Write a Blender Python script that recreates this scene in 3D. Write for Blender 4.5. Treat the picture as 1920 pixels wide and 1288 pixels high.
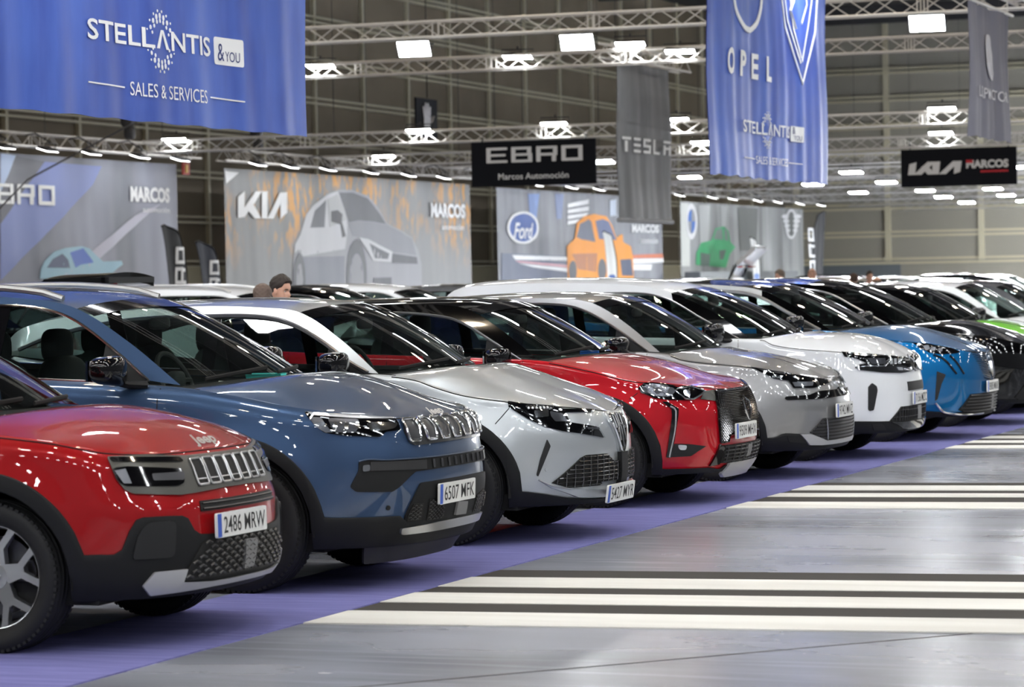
import bpy, math, random
import numpy as np
from mathutils import Matrix, Vector
from mathutils.geometry import delaunay_2d_cdt

SC = bpy.context.scene
COL = SC.collection
for o in list(bpy.data.objects):
    bpy.data.objects.remove(o)
rnd = random.Random(7)

# ---------------------------------------------------------------- camera (telephoto, eye height 1.62 m, row of cars runs along +Y)
EYE = 1.62
yaw, pitch, roll = math.radians(20.5), math.atan(114/5600), 0.018
vv = np.array([-math.sin(yaw)*math.cos(pitch), math.cos(yaw)*math.cos(pitch), -math.sin(pitch)])
r0 = np.array([math.cos(yaw), math.sin(yaw), 0.]); u0 = np.cross(r0, vv)
rr = r0*math.cos(roll) - u0*math.sin(roll); uu = u0*math.cos(roll) + r0*math.sin(roll)
cd = bpy.data.cameras.new('camera'); cam = bpy.data.objects.new('camera', cd); COL.objects.link(cam)
cam.matrix_world = Matrix(((rr[0], uu[0], -vv[0], 0), (rr[1], uu[1], -vv[1], 0), (rr[2], uu[2], -vv[2], EYE), (0, 0, 0, 1)))
cd.sensor_width = 36; cd.lens = 105; cd.clip_start = .5; cd.clip_end = 600
cd.dof.use_dof = True; cd.dof.focus_distance = 19.0; cd.dof.aperture_fstop = 4.5
SC.camera = cam

# ---------------------------------------------------------------- world, exposure
w = bpy.data.worlds.new('world'); SC.world = w; w.use_nodes = True
w.node_tree.nodes['Background'].inputs[0].default_value = (.55, .58, .62, 1)
w.node_tree.nodes['Background'].inputs[1].default_value = .13
vs = SC.view_settings
SC.display_settings.display_device = 'sRGB'
vs.view_transform = 'Standard'; vs.look = 'None'; vs.gamma = 1; vs.use_curve_mapping = False
vs.exposure = 0.95
LAMP_POWER = 175.0       # emission strength of the hall floodlights

# ---------------------------------------------------------------- materials
MATS = {}
def lin(c):
    """sRGB 0-255 -> linear"""
    return tuple(((x/255)/12.92 if x/255 <= .04045 else ((x/255+.055)/1.055)**2.4) for x in c)
def mat(name, col=(.5, .5, .5), rough=.5, metal=0., coat=0., crough=.03, emit=0., spec=.5, ecol=None, sheen=0.):
    if name in MATS: return MATS[name]
    m = bpy.data.materials.new(name); m.use_nodes = True; p = m.node_tree.nodes['Principled BSDF']
    p.inputs['Base Color'].default_value = (*col, 1); p.inputs['Roughness'].default_value = rough
    p.inputs['Metallic'].default_value = metal; p.inputs['Coat Weight'].default_value = coat
    p.inputs['Coat Roughness'].default_value = crough; p.inputs['Specular IOR Level'].default_value = spec
    if emit: p.inputs['Emission Color'].default_value = (*(ecol or col), 1); p.inputs['Emission Strength'].default_value = emit
    m.diffuse_color = (*col, 1); MATS[name] = m; return m
def nodes(m):
    nt = m.node_tree; return nt, nt.nodes, nt.links, nt.nodes['Principled BSDF']
def noise_col(m, c1, c2, scale=5., detail=6., stretch=(1, 1, 1), lo=.35, hi=.65, rough=None, bump=0.):
    """base colour mottled by object-space noise"""
    nt, N, L, p = nodes(m)
    tc = N.new('ShaderNodeTexCoord'); mp = N.new('ShaderNodeMapping'); mp.inputs['Scale'].default_value = stretch
    nz = N.new('ShaderNodeTexNoise'); nz.inputs['Scale'].default_value = scale; nz.inputs['Detail'].default_value = detail
    rp = N.new('ShaderNodeValToRGB'); rp.color_ramp.elements[0].position = lo; rp.color_ramp.elements[1].position = hi
    rp.color_ramp.elements[0].color = (*c1, 1); rp.color_ramp.elements[1].color = (*c2, 1)
    L.new(tc.outputs['Object'], mp.inputs[0]); L.new(mp.outputs[0], nz.inputs['Vector']); L.new(nz.outputs[0], rp.inputs[0]); L.new(rp.outputs[0], p.inputs['Base Color'])
    if rough:
        mr = N.new('ShaderNodeMapRange'); mr.inputs['To Min'].default_value = rough[0]; mr.inputs['To Max'].default_value = rough[1]
        L.new(nz.outputs[0], mr.inputs[0]); L.new(mr.outputs[0], p.inputs['Roughness'])
    if bump:
        b = N.new('ShaderNodeBump'); b.inputs['Strength'].default_value = bump; b.inputs['Distance'].default_value = .01
        L.new(nz.outputs[0], b.inputs['Height']); L.new(b.outputs[0], p.inputs['Normal'])
    return m
def glass(name, tint=(.55, .62, .58), f0=.06):
    if name in MATS: return MATS[name]
    m = bpy.data.materials.new(name); m.use_nodes = True; nt = m.node_tree; N, L = nt.nodes, nt.links
    N.remove(N['Principled BSDF']); out = N['Material Output']
    tr = N.new('ShaderNodeBsdfTransparent'); tr.inputs[0].default_value = (*tint, 1)
    gl = N.new('ShaderNodeBsdfGlossy'); gl.inputs[1].default_value = .015; gl.inputs[0].default_value = (1, 1, 1, 1)
    lw = N.new('ShaderNodeLayerWeight'); lw.inputs[0].default_value = .5
    pw = N.new('ShaderNodeMath'); pw.operation = 'POWER'; pw.inputs[1].default_value = 4.0
    mr = N.new('ShaderNodeMapRange'); mr.inputs['To Min'].default_value = f0; mr.inputs['To Max'].default_value = 1
    mx = N.new('ShaderNodeMixShader')
    L.new(lw.outputs['Facing'], pw.inputs[0]); L.new(pw.outputs[0], mr.inputs[0]); L.new(mr.outputs[0], mx.inputs[0])
    L.new(tr.outputs[0], mx.inputs[1]); L.new(gl.outputs[0], mx.inputs[2]); L.new(mx.outputs[0], out.inputs[0])
    MATS[name] = m; return m
def paint(name, rgb, metal=.25, rough=.4):
    return mat(name, lin(rgb), rough, metal, 1., .022, spec=.15)
# ---------------------------------------------------------------- mesh helpers
class MB:
    def __init__(m): m.v = []; m.f = []
    def add(m, vs, fs):
        o = len(m.v); m.v.extend([tuple(map(float, p)) for p in vs]); m.f.extend([tuple(i+o for i in f) for f in fs])
    def grid(m, P, wrap=False, flip=False):
        a, c = P.shape[:2]; fs = []
        for i in range(a - (0 if wrap else 1)):
            for j in range(c-1):
                q = (i*c+j, ((i+1) % a)*c+j, ((i+1) % a)*c+j+1, i*c+j+1)
                fs.append(q[::-1] if flip else q)
        m.add(P.reshape(-1, 3), fs)
    def box(m, c, s, rot=None, taper=1.):
        x, y, z = s[0]/2, s[1]/2, s[2]/2
        V = np.array([(-x, -y, -z), (x, -y, -z), (x, y, -z), (-x, y, -z), (-x*taper, -y*taper, z), (x*taper, -y*taper, z), (x*taper, y*taper, z), (-x*taper, y*taper, z)])
        if rot is not None: V = V @ np.array(rot).T
        m.add(V + np.array(c), [(3, 2, 1, 0), (4, 5, 6, 7), (0, 1, 5, 4), (1, 2, 6, 5), (2, 3, 7, 6), (3, 0, 4, 7)])
    def tube(m, pts, r, n=6, closed=False, caps=True, flat=1.):
        P = np.asarray(pts, float); k = len(P)
        if k < 2: return
        T = np.zeros_like(P)
        for i in range(k):
            a, b = ((i-1) % k, (i+1) % k) if closed else (max(i-1, 0), min(i+1, k-1)); T[i] = P[b]-P[a]
        T /= np.linalg.norm(T, axis=1, keepdims=True) + 1e-12
        up = np.array([0, 0, 1.]) if abs(T[0][2]) < .9 else np.array([1., 0, 0]); rings = []
        rad = r if hasattr(r, '__len__') else [r]*k
        for i in range(k):
            u = up - T[i]*(up@T[i]); u /= np.linalg.norm(u)+1e-12; up = u; w_ = np.cross(T[i], u)
            a = np.arange(n)*2*np.pi/n; rings.append(P[i] + rad[i]*(np.cos(a)[:, None]*u*flat + np.sin(a)[:, None]*w_))
        R = np.array(rings); fs = []
        for i in range(k if closed else k-1):
            for j in range(n): fs.append((i*n+j, i*n+(j+1) % n, ((i+1) % k)*n+(j+1) % n, ((i+1) % k)*n+j))
        if caps and not closed: fs += [tuple(range(n))[::-1], tuple((k-1)*n+j for j in range(n))]
        m.add(R.reshape(-1, 3), fs)
    def lathe(m, prof, axis='y', n=40, c=(0, 0, 0)):
        """prof: (radius, offset along the axis)"""
        a = np.arange(n)*2*np.pi/n; R = []
        for t in a:
            for r, h in prof:
                R.append((r*np.cos(t), h, r*np.sin(t)) if axis == 'y' else (r*np.cos(t), r*np.sin(t), h))
        m.grid(np.array(R).reshape(n, len(prof), 3) + np.array(c), wrap=True)
    def build(m, name, mt, parent=None, smooth=True, angle=35, mats=None):
        me = bpy.data.meshes.new(name); me.from_pydata(m.v, [], m.f); me.validate()
        for x in (mats or [mt]): me.materials.append(x)
        if smooth:
            me.polygons.foreach_set('use_smooth', [True]*len(me.polygons))
            try: me.set_sharp_from_angle(angle=math.radians(angle))
            except Exception: pass
        o = bpy.data.objects.new(name, me); COL.objects.link(o)
        if parent is not None: o.parent = parent
        return o

def inside(poly, x, y):
    c = np.zeros(np.shape(x), bool); n = len(poly)
    for i in range(n):
        (x1, y1), (x2, y2) = poly[i], poly[(i+1) % n]
        with np.errstate(divide='ignore', invalid='ignore'):
            k = ((y1 > y) != (y2 > y)) & (x < (x2-x1)*(y-y1)/(y2-y1+1e-15)+x1)
        c ^= k
    return c
def resample(poly, h, closed=True):
    out = []; n = len(poly)
    for i in range(n if closed else n-1):
        a, b = np.array(poly[i], float), np.array(poly[(i+1) % n], float); k = max(1, int(np.ceil(np.linalg.norm(b-a)/h)))
        for t in range(k): out.append(a + (b-a)*t/k)
    if not closed: out.append(np.array(poly[-1], float))
    return np.array(out)
def round_poly(poly, r, n=4):
    """polygon with rounded corners"""
    out = []; m = len(poly)
    for i in range(m):
        p, a, b = (np.array(poly[k % m], float) for k in (i, i-1, i+1))
        da, db = a-p, b-p; la, lb = np.linalg.norm(da), np.linalg.norm(db); t = min(r, la*.45, lb*.45)
        A, B = p+da/la*t, p+db/lb*t
        for k in range(n+1):
            q = k/n; out.append((1-q)**2*A + 2*q*(1-q)*p + q*q*B)
    return [tuple(p) for p in out]
def fill(poly, h=.04):
    """triangulated polygon with inner points, returns 2-D verts, tris and boundary order"""
    R = resample(poly, h); x0, y0 = R.min(0); x1, y1 = R.max(0)
    gx, gy = np.meshgrid(np.arange(x0+h/2, x1, h), np.arange(y0+h/2, y1, h)); gx = gx.ravel(); gy = gy.ravel()
    k = inside([tuple(p) for p in R], gx, gy); gx, gy = gx[k], gy[k]
    if len(gx):
        d = np.min(np.hypot(gx[:, None]-R[None, :, 0], gy[:, None]-R[None, :, 1]), 1); gx, gy = gx[d > h*.4], gy[d > h*.4]
    V = [Vector((float(a), float(b))) for a, b in R] + [Vector((float(a), float(b))) for a, b in zip(gx, gy)]
    n = len(R); r = delaunay_2d_cdt(V, [(i, (i+1) % n) for i in range(n)], [], 1, 1e-6)
    return np.array([tuple(p) for p in r[0]]), [tuple(f) for f in r[2]]
def patch(m, poly, surf, off=.01, th=.02, h=.04, flip=False):
    """solid plate that follows surf(a, b, offset) over the polygon"""
    V, T = fill(poly, h)
    top = surf(V[:, 0], V[:, 1], off); bot = surf(V[:, 0], V[:, 1], off-th); n = len(V)
    cnt = {}
    for f in T:
        for i in range(len(f)):
            e = (f[i], f[(i+1) % len(f)]); cnt[e] = 1
    fs = [f[::-1] if flip else f for f in T]
    for (a, b) in cnt:
        if (b, a) not in cnt:
            q = (a, b, b+n, a+n); fs.append(q if flip else q[::-1])
    m.add(np.vstack([top, bot]), fs)
def empty(name, loc=(0, 0, 0), rz=0.):
    o = bpy.data.objects.new(name, None); o.location = loc; o.rotation_euler = (0, 0, rz); o.empty_display_size = .2; COL.objects.link(o); return o
def tag(o, label=None, cat=None, group=None, kind=None):
    if label: o['label'] = label
    if cat: o['category'] = cat
    if group: o['group'] = group
    if kind: o['kind'] = kind
    return o
def copy_tree(o, parent=None):
    c = o.copy(); COL.objects.link(c)
    if parent is not None: c.parent = parent
    for ch in list(o.children): copy_tree(ch, c)
    return c
TEXT_CACHE = {}
def text_tris(s, bold=0., shear=0.):
    """filled glyph outlines of a string, unit cap height, origin at the left of the base line"""
    k = (s, bold, shear)
    if k in TEXT_CACHE: return TEXT_CACHE[k]
    cu = bpy.data.curves.new('lettering', 'FONT'); cu.body = s; cu.size = 1.; cu.offset = bold; cu.shear = shear; cu.resolution_u = 3
    o = bpy.data.objects.new('lettering', cu); COL.objects.link(o)
    dg = bpy.context.evaluated_depsgraph_get(); dg.update(); me = bpy.data.meshes.new_from_object(o.evaluated_get(dg))
    V = np.array([v.co[:2] for v in me.vertices]) if len(me.vertices) else np.zeros((0, 2)); T = [tuple(p.vertices) for p in me.polygons]
    bpy.data.objects.remove(o); bpy.data.curves.remove(cu); bpy.data.meshes.remove(me)
    V = V/.69
    TEXT_CACHE[k] = (V, T); return V, T
def put_text(m, s, surf, x, y, hgt, wid=None, anchor='l', bold=0., shear=0., off=.006):
    """lettering laid on surf(u, v, off)"""
    V, T = text_tris(s, bold, shear)
    if not len(V): return
    for _ in range(2 if hgt > .14 else 1):                   # finer triangles so that letters follow the folds
        V = list(map(tuple, V)); E = {}; T2 = []
        def mid(a, b):
            k = (min(a, b), max(a, b))
            if k not in E: E[k] = len(V); V.append(((V[a][0]+V[b][0])/2, (V[a][1]+V[b][1])/2))
            return E[k]
        for f in T:
            for i in range(1, len(f)-1):
                a, b, c = f[0], f[i], f[i+1]; ab, bc, ca = mid(a, b), mid(b, c), mid(c, a); T2 += [(a, ab, ca), (ab, b, bc), (ca, bc, c), (ab, bc, ca)]
        V = np.array(V); T = T2
    V = V.copy(); V[:, 0] -= V[:, 0].min(); W = V[:, 0].max(); sx = (wid/W) if wid else hgt
    x0 = x - (W*sx/2 if anchor == 'c' else W*sx if anchor == 'r' else 0)
    m.add(surf(x0 + V[:, 0]*sx, y + V[:, 1]*hgt, off), T)
# ---------------------------------------------------------------- numeric helpers
def pchip(xs, ys):
    xs = np.asarray(xs, float); ys = np.asarray(ys, float)
    if len(xs) == 1:
        return lambda q: np.zeros_like(np.asarray(q, float)) + ys[0]
    h = np.diff(xs); dl = np.diff(ys) / h; m = np.zeros(len(xs))
    if len(xs) == 2:
        m[:] = dl[0]
    else:
        for i in range(1, len(xs) - 1):
            if dl[i-1] * dl[i] > 0:
                w1 = 2*h[i] + h[i-1]; w2 = h[i] + 2*h[i-1]
                m[i] = (w1 + w2) / (w1/dl[i-1] + w2/dl[i])
        m[0] = dl[0]; m[-1] = dl[-1]
    def f(q):
        q = np.clip(np.asarray(q, float), xs[0], xs[-1])
        i = np.clip(np.searchsorted(xs, q, side='right') - 1, 0, len(xs) - 2)
        t = (q - xs[i]) / h[i]
        return ((1 + 2*t)*(1-t)**2*ys[i] + t*(1-t)**2*h[i]*m[i] + t*t*(3-2*t)*ys[i+1] + t*t*(t-1)*h[i]*m[i+1])
    return f

def spline2(pts):
    """smooth curve through (x, z) points, parameter 0..1 by chord length"""
    p = np.asarray(pts, float); L = np.r_[0, np.cumsum(np.linalg.norm(np.diff(p, axis=0), axis=1))]; L /= L[-1]
    n = len(p); m = np.zeros_like(p)
    for i in range(n):
        a, b = max(i-1, 0), min(i+1, n-1); m[i] = (p[b] - p[a]) / max(L[b] - L[a], 1e-9)
    def f(u):
        u = np.clip(np.asarray(u, float), 0, 1); i = np.clip(np.searchsorted(L, u, side='right') - 1, 0, n-2)
        h = (L[i+1] - L[i]); t = (u - L[i]) / h; t = t[..., None]; h = h[..., None]
        return ((1+2*t)*(1-t)**2*p[i] + t*(1-t)**2*h*m[i] + t*t*(3-2*t)*p[i+1] + t*t*(t-1)*h*m[i+1])
    return f, L

class Body:
    """analytic car body: x forward from the front axle, y to the left, z up"""
    def __init__(b, S):
        b.S = S; W2 = S['W']/2; b.W2 = W2; b.WB = S['WB']; b.wx = S.get('wx', .05)
        fo, xf, nf = S['fo'], S.get('xf', .12), S.get('nf', 2.7)
        xr = -S['WB'] - S.get('xrr', .15); ro = S['WB'] + S['ro']; nr = S.get('nr', 3.2)
        ph = np.linspace(0, np.pi/2, 160)
        fx = xf + (fo-xf)*np.cos(ph)**(2/nf); fy = W2*np.sin(ph)**(2/nf)
        rx = xr - (ro+xr)*np.cos(ph)**(2/nr); ry = W2*np.sin(ph)**(2/nr)
        sx = np.linspace(xf, xr, 80)[1:-1]; sy = np.full(len(sx), W2)
        P = np.c_[np.r_[fx, sx, rx[::-1]], np.r_[fy, sy, ry[::-1]]]
        L = np.r_[0, np.cumsum(np.linalg.norm(np.diff(P, axis=0), axis=1))]
        keep = np.r_[True, np.diff(L) > 1e-6]; P = P[keep]; L = L[keep]
        b.smax = L[-1]; N = 900; s = np.linspace(0, b.smax, N)
        b.ss = s; b.cx = np.interp(s, L, P[:, 0]); b.cy = np.interp(s, L, P[:, 1])
        k = np.ones(9)/9
        def sm(a, odd):
            l = (2*a[0]-a[8:0:-1]) if odd else a[8:0:-1]; r = (2*a[-1]-a[-2:-10:-1]) if odd else a[-2:-10:-1]
            return np.convolve(np.r_[l, a, r], k, 'same')[8:-8]
        tx = np.gradient(sm(b.cx, False), s); ty = np.gradient(sm(b.cy, True), s)
        for _ in range(3): tx = sm(tx, True); ty = sm(ty, False)
        tx[0] = 0; tx[-1] = 0
        n = np.hypot(tx, ty); b.nx = ty/n; b.ny = -tx/n
        mid = (b.cx < xf) & (b.cx > xr); b.nx[mid] *= 0; b.ny[mid] = 1
        for _ in range(2): b.nx = sm(b.nx, True); b.ny = sm(b.ny, False)
        n = np.hypot(b.nx, b.ny); b.nx /= n; b.ny /= n
        b.ztop = pchip(*b.conv(S['ztop'])); b.zclad = pchip(*b.conv(S['zclad'])); b.zbot = pchip(*b.conv(S['zbot']))
        b.df = pchip(*zip(*S['df'])); b.ds = pchip(*zip(*S['ds'])); b.dr = pchip(*zip(*S.get('dr', [(.2, .12), (.35, .03), (.5, 0), (.8, .02), (1.0, .06), (1.2, .12)])))
        b.R = S.get('R', .05); b.bumps = S.get('bumps', [])
        b.rail, b.railL = spline2(S['rail']); b.dlo, b.dloL = spline2(S['dlo'])
        ih, ir = S['rail_idx']; b.uh = b.railL[ih]; b.ur = b.railL[ir]
        b.bow = pchip([0, b.uh, b.ur, 1], S.get('bow', [.2, .09, -.03, -.12]))
        b.crown = pchip([0, b.uh, b.ur, 1], S.get('crown', [.03, .045, .05, .03]))
        b.kt = S.get('tumble', .30)
    def conv(b, lst):
        out = []
        for k, q, z in lst:
            if k == 'y': s = np.interp(q, b.cy[:b.icorner()], b.ss[:b.icorner()])
            elif k == 'x': s = b.s_of_x(q)
            elif k == 's': s = q
            else:
                i = b.icorner(); s = np.interp(-q, -b.cy[::-1][:400][::-1], b.ss[-400:])
            out.append((float(s), z))
        out.sort(); return zip(*out)
    def icorner(b): return int(np.searchsorted(-b.cx, 0.0))
    def s_of_x(b, x): return np.interp(-np.asarray(x), -b.cx, b.ss)
    def C(b, s):
        a = np.abs(s); g = np.sign(s); g = np.where(g == 0, 1, g)
        return (np.interp(a, b.ss, b.cx), np.interp(a, b.ss, b.cy), np.interp(a, b.ss, b.nx), np.interp(a, b.ss, b.ny), g)
    def P(b, s, z, off=0.):
        """surface point; s > 0 is the right-hand side (y < 0)"""
        s = np.asarray(s, float); z = np.asarray(z, float)
        cx, cy, nx, ny, g = b.C(s); a = np.abs(s)
        wf = np.where(nx > 0, nx*nx, 0); wr = np.where(nx < 0, nx*nx, 0); ws = ny*ny
        d = wf*b.df(z) + ws*b.ds(z) + wr*b.dr(z)
        zt = b.ztop(a); t = np.clip((z - (zt - b.R))/b.R, 0, .985)
        d = d + b.R*b.S.get('Rk', .8)*(1 - np.sqrt(1 - t*t))
        for s0, z0, rs, rz, amp in b.bumps:
            d = d - amp*np.exp(-((a-s0)/rs)**2 - ((z-z0)/rz)**2)
        fl = b.S.get('flare', .02)
        for xc in (b.wx, -b.WB):
            r = np.hypot(cx - xc, z - b.S['zw'])
            d = d - fl*np.exp(-((r - b.S['ra'] - .03)/.09)**2)*np.clip((ny-.6)/.3, 0, 1)
        d = d - off
        return np.stack([cx - nx*d, -(cy - ny*d)*g, z + 0*d], -1)
    def T(b, s): return b.P(s, b.ztop(np.abs(s)))
    def N(b, s, z):
        e = 2e-3; a = b.P(s+e, z) - b.P(s-e, z); c = b.P(s, z+e) - b.P(s, z-e)
        n = np.cross(a, c); n /= np.linalg.norm(n, axis=-1, keepdims=True) + 1e-12
        return n
    def G(b, x, z, off=0.):
        """greenhouse side surface on the right-hand side"""
        x = np.asarray(x, float); z = np.asarray(z, float)
        s = b.s_of_x(x); zt = b.ztop(s); y0 = -b.P(s, zt)[..., 1] - .012
        y = y0 - b.kt*(z-zt) - b.S.get('tumble2', .18)*np.clip(z-zt, 0, 1)**2 + off
        return np.stack([x + 0*y, -y, z + 0*y], -1)
    def shell(b, u, q):
        p = b.rail(u); e = b.G(p[..., 0], p[..., 1]); w = 1 - np.abs(q)**2
        w3 = 1 - np.abs(q)**2.6
        return np.stack([e[..., 0] + b.bow(u)*w, -e[..., 1]*q, e[..., 2] + b.crown(u)*w3], -1)   # q=+1 left
    def arch(b, a, r):
        cx = np.interp(a, b.ss, b.cx); ny = np.interp(a, b.ss, b.ny); z = np.full(np.shape(a), -1.)
        for xc in (b.wx, -b.WB):
            t = r*r - (cx-xc)**2
            z = np.where((t > 0) & (ny > .4), np.maximum(z, b.S['zw'] + np.sqrt(np.maximum(t, 0))), z)
        return z
    def hood(b, p, q):
        sc = b.S['sc']; s1 = b.s_of_x(b.S['rail'][0][0] + .07); aq = np.abs(q); gq = np.where(q > 0, -1., 1.)
        Fr = b.T(sc*aq*gq)
        sd = lambda pp, g: b.T(g*(sc + pp*(s1-sc)))
        Re = b.shell(np.zeros(np.shape(q)), q) + np.array([.05, 0, -.012])
        R0, R1 = sd(p, 1.), sd(p, -1.)          # right (q=-1), left (q=+1)
        t = ((q+1)/2)[..., None]; pp = p[..., None]
        o = np.zeros(np.shape(q))
        c00 = b.T(np.array(sc)); c01 = b.T(np.array(-sc))
        e0 = b.T(np.array(s1)); e1 = b.T(np.array(-s1))
        # rear curve is shifted so that its ends meet the side curves
        Ra = b.shell(np.array(0.), np.array(-1.)) + np.array([.05, 0, -.012]); Rb = b.shell(np.array(0.), np.array(1.)) + np.array([.05, 0, -.012])
        Re = Re + (1-t)*(e0-Ra) + t*(e1-Rb)
        S = (1-pp)*Fr + pp*Re + (1-t)*R0 + t*R1 - ((1-pp)*((1-t)*c00 + t*c01) + pp*((1-t)*e0 + t*e1))
        hc = b.S.get('hood_crown', .045); rp = b.S.get('hood_pow', 2.4)
        w = 4*p*(1-p)*(1 + b.S.get('hood_skew', .0)*(1-2*p))
        S = S.copy(); S[..., 2] += hc*(1-aq**rp)*w
        for qa, wid, amp in b.S.get('hood_ribs', []):
            S[..., 2] += amp/(1+np.exp(-(qa-aq)/wid))*np.clip(p*4, 0, 1)*np.clip((1-p)*5, 0, 1)
        return S
# ---------------------------------------------------------------- hall shell
WX, EY, CEIL = -43.1, 154.4, 15.0
FLOOR = mat('polished_concrete', lin((140, 142, 148)), .22, spec=.5)
noise_col(FLOOR, lin((116, 120, 130)), lin((164, 168, 180)), .35, 10, (1, 2.2, 1), .32, .68, (.16, .36))
nt, N, L, p = nodes(FLOOR)                                      # scuffs of sweeping machines
tc = N.new('ShaderNodeTexCoord'); mp = N.new('ShaderNodeMapping'); mp.inputs['Scale'].default_value = (.5, 5, 1); mp.inputs['Rotation'].default_value = (0, 0, .25); nz = N.new('ShaderNodeTexNoise'); nz.inputs['Scale'].default_value = 1.6; nz.inputs['Detail'].default_value = 12
rp = N.new('ShaderNodeValToRGB'); rp.color_ramp.elements[0].position = .52; rp.color_ramp.elements[0].color = (0, 0, 0, 1); rp.color_ramp.elements[1].position = .72; rp.color_ramp.elements[1].color = (.45, .45, .45, 1)
mx = N.new('ShaderNodeMix'); mx.data_type = 'RGBA'; mx.inputs[7].default_value = (*lin((186, 190, 202)), 1); src = p.inputs['Base Color'].links[0].from_socket
L.new(tc.outputs['Object'], mp.inputs[0]); L.new(mp.outputs[0], nz.inputs['Vector']); L.new(nz.outputs[0], rp.inputs[0]); L.new(rp.outputs[0], mx.inputs[0]); L.new(src, mx.inputs[6]); L.new(mx.outputs[2], p.inputs['Base Color'])
CARPET = mat('violet_carpet', lin((112, 110, 168)), .95, spec=.1)
noise_col(CARPET, lin((112, 112, 166)), lin((126, 126, 182)), 3., 4, (.6, 6, 1))
WALLM = mat('brown_wall_cladding', lin((128, 116, 96)), .7); noise_col(WALLM, lin((118, 107, 88)), lin((136, 124, 104)), .25, 3)
CREAM = mat('cream_wall_base', lin((214, 206, 176)), .7); ENDM = mat('lit_wall_cladding', lin((170, 167, 155)), .7)  # far wall cladding: lamplight on it is put into a lighter base colour
BEAM = mat('cream_steel', lin((222, 216, 190)), .5); CEILM = mat('dark_roof_deck', lin((48, 48, 50)), .8)
def slab(name, c, s, mt):
    m = MB(); m.box(c, s); return tag(m.build(name, mt, smooth=False), kind='structure')
slab('floor', (4, 50, -.1), (96, 212, .2), FLOOR)
slab('ceiling', (4, 50, CEIL+.1), (96, 212, .2), CEILM)
slab('wall_left', (WX-.3, 50, CEIL/2), (.6, 212, CEIL), WALLM); slab('wall_far', (4, EY+.3, CEIL/2), (96, .6, CEIL), ENDM)

slab('baseboard_left', (WX+.04, 50, 1.16), (.1, 208, 2.32), CREAM); slab('baseboard_far', (14, EY-.04, 1.16), (70, .1, 2.32), CREAM)
slab('trim_21', (-39.4, EY-.12, 1.16), (7.2, .1, 2.32), mat('grey_service_wall', lin((120, 128, 134)), .6))
n_ = 0
for z in (2.4, 3.82, 5.27, 6.7, 8.1, 9.5, 10.95, 12.4):
    n_ += 1; m = MB()
    for dz in (-.09, .09): m.box((WX+.1, 52, z+dz), (.18, 204, .07))
    tag(m.build('trim_%d' % n_, BEAM, smooth=False), kind='structure')
    n_ += 1; m = MB()
    for dz in (-.11, .11): m.box((4, EY-.12, z+dz), (92, .2, .12))
    tag(m.build('trim_%d' % n_, BEAM, smooth=False), kind='structure')
m = MB()
for k in range(-8, 19): m.box((WX+.06, 74.4+4.28*k, CEIL/2+1.2), (.14, .15, CEIL-2.4))
tag(m.build('trim_17', BEAM, smooth=False), kind='structure')
m = MB()
for k in range(17): m.box((-41.4+4.95*k, EY-.10, CEIL/2+1.2), (.30, .16, CEIL-2.4))
tag(m.build('trim_18', BEAM, smooth=False), kind='structure')
m = MB()                                                     # roof girders
for k in range(10): m.box((4, -20+18*k, CEIL-.7), (92, .35, .9))
tag(m.build('trim_19', mat('dark_girder', lin((60, 60, 62)), .6), smooth=False), kind='structure')

# ---------------------------------------------------------------- floor coverings
m = MB(); m.box((-6.45, 46, .003), (.93, 110, .006)); tag(m.build('carpet_runner', CARPET), 'long violet carpet strip under the noses of the front row of cars', 'carpet')
DKC = mat('charcoal_carpet', lin((76, 74, 72)), .95, spec=.1); WHC = mat('white_stripe', lin((226, 226, 222)), .8, spec=.2)
noise_col(WHC, lin((214, 213, 208)), lin((232, 232, 228)), 2., 6, (.3, 2, 1))
groups = [('nearest', 15.70, [(15.27, 14.77), (14.45, 13.98), (13.58, 13.04)]), ('middle', 22.82, [(22.47, 21.97), (21.65, 21.29), (20.79, 20.22)]), ('farthest', 29.9, [(29.55, 29.10), (28.72, 28.30), (27.9, 27.43)])]
SK = .085                                                    # the stripes are laid slightly askew
def strip(name, x0, x1, y0, y1, z, mt):
    m = MB(); k = (x1+5.97)*SK; V = []
    for zz in (.001, z):
        V += [(x0, y1, zz), (x1, y1+k, zz), (x1, y0+k, zz), (x0, y0, zz)]
    m.add(V, [(0, 3, 2, 1), (4, 5, 6, 7), (0, 1, 5, 4), (1, 2, 6, 5), (2, 3, 7, 6), (3, 0, 4, 7)]); return m.build(name, mt, smooth=False)
for gname, ytop, st in groups:
    tag(strip('floor_runner', -5.97, 16, ytop, st[2][1]+.02, .004, DKC), 'charcoal carpet runner under the %s set of white floor stripes' % gname, 'carpet')
    for (y1, y0), w_ in zip(st, ('far', 'centre', 'near')):
        tag(strip('floor_stripe', -5.97, 16, y1, y0, .008, WHC), '%s white stripe of the %s set of three on the concrete floor' % (w_, gname), 'stripe', 'white floor stripes')
JOINT = mat('floor_joint', (.03, .03, .03), .8)
for i, (a, b) in enumerate([((-5.2, 10.6), (-.4, 16.0)), ((-2.2, 17.2), (2.6, 22.4))]):
    m = MB(); m.tube([(a[0], a[1], .001), (b[0], b[1], .001)], .006, 4, flat=.3); tag(m.build('trim_%d' % (22+i), JOINT), kind='structure')

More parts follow.
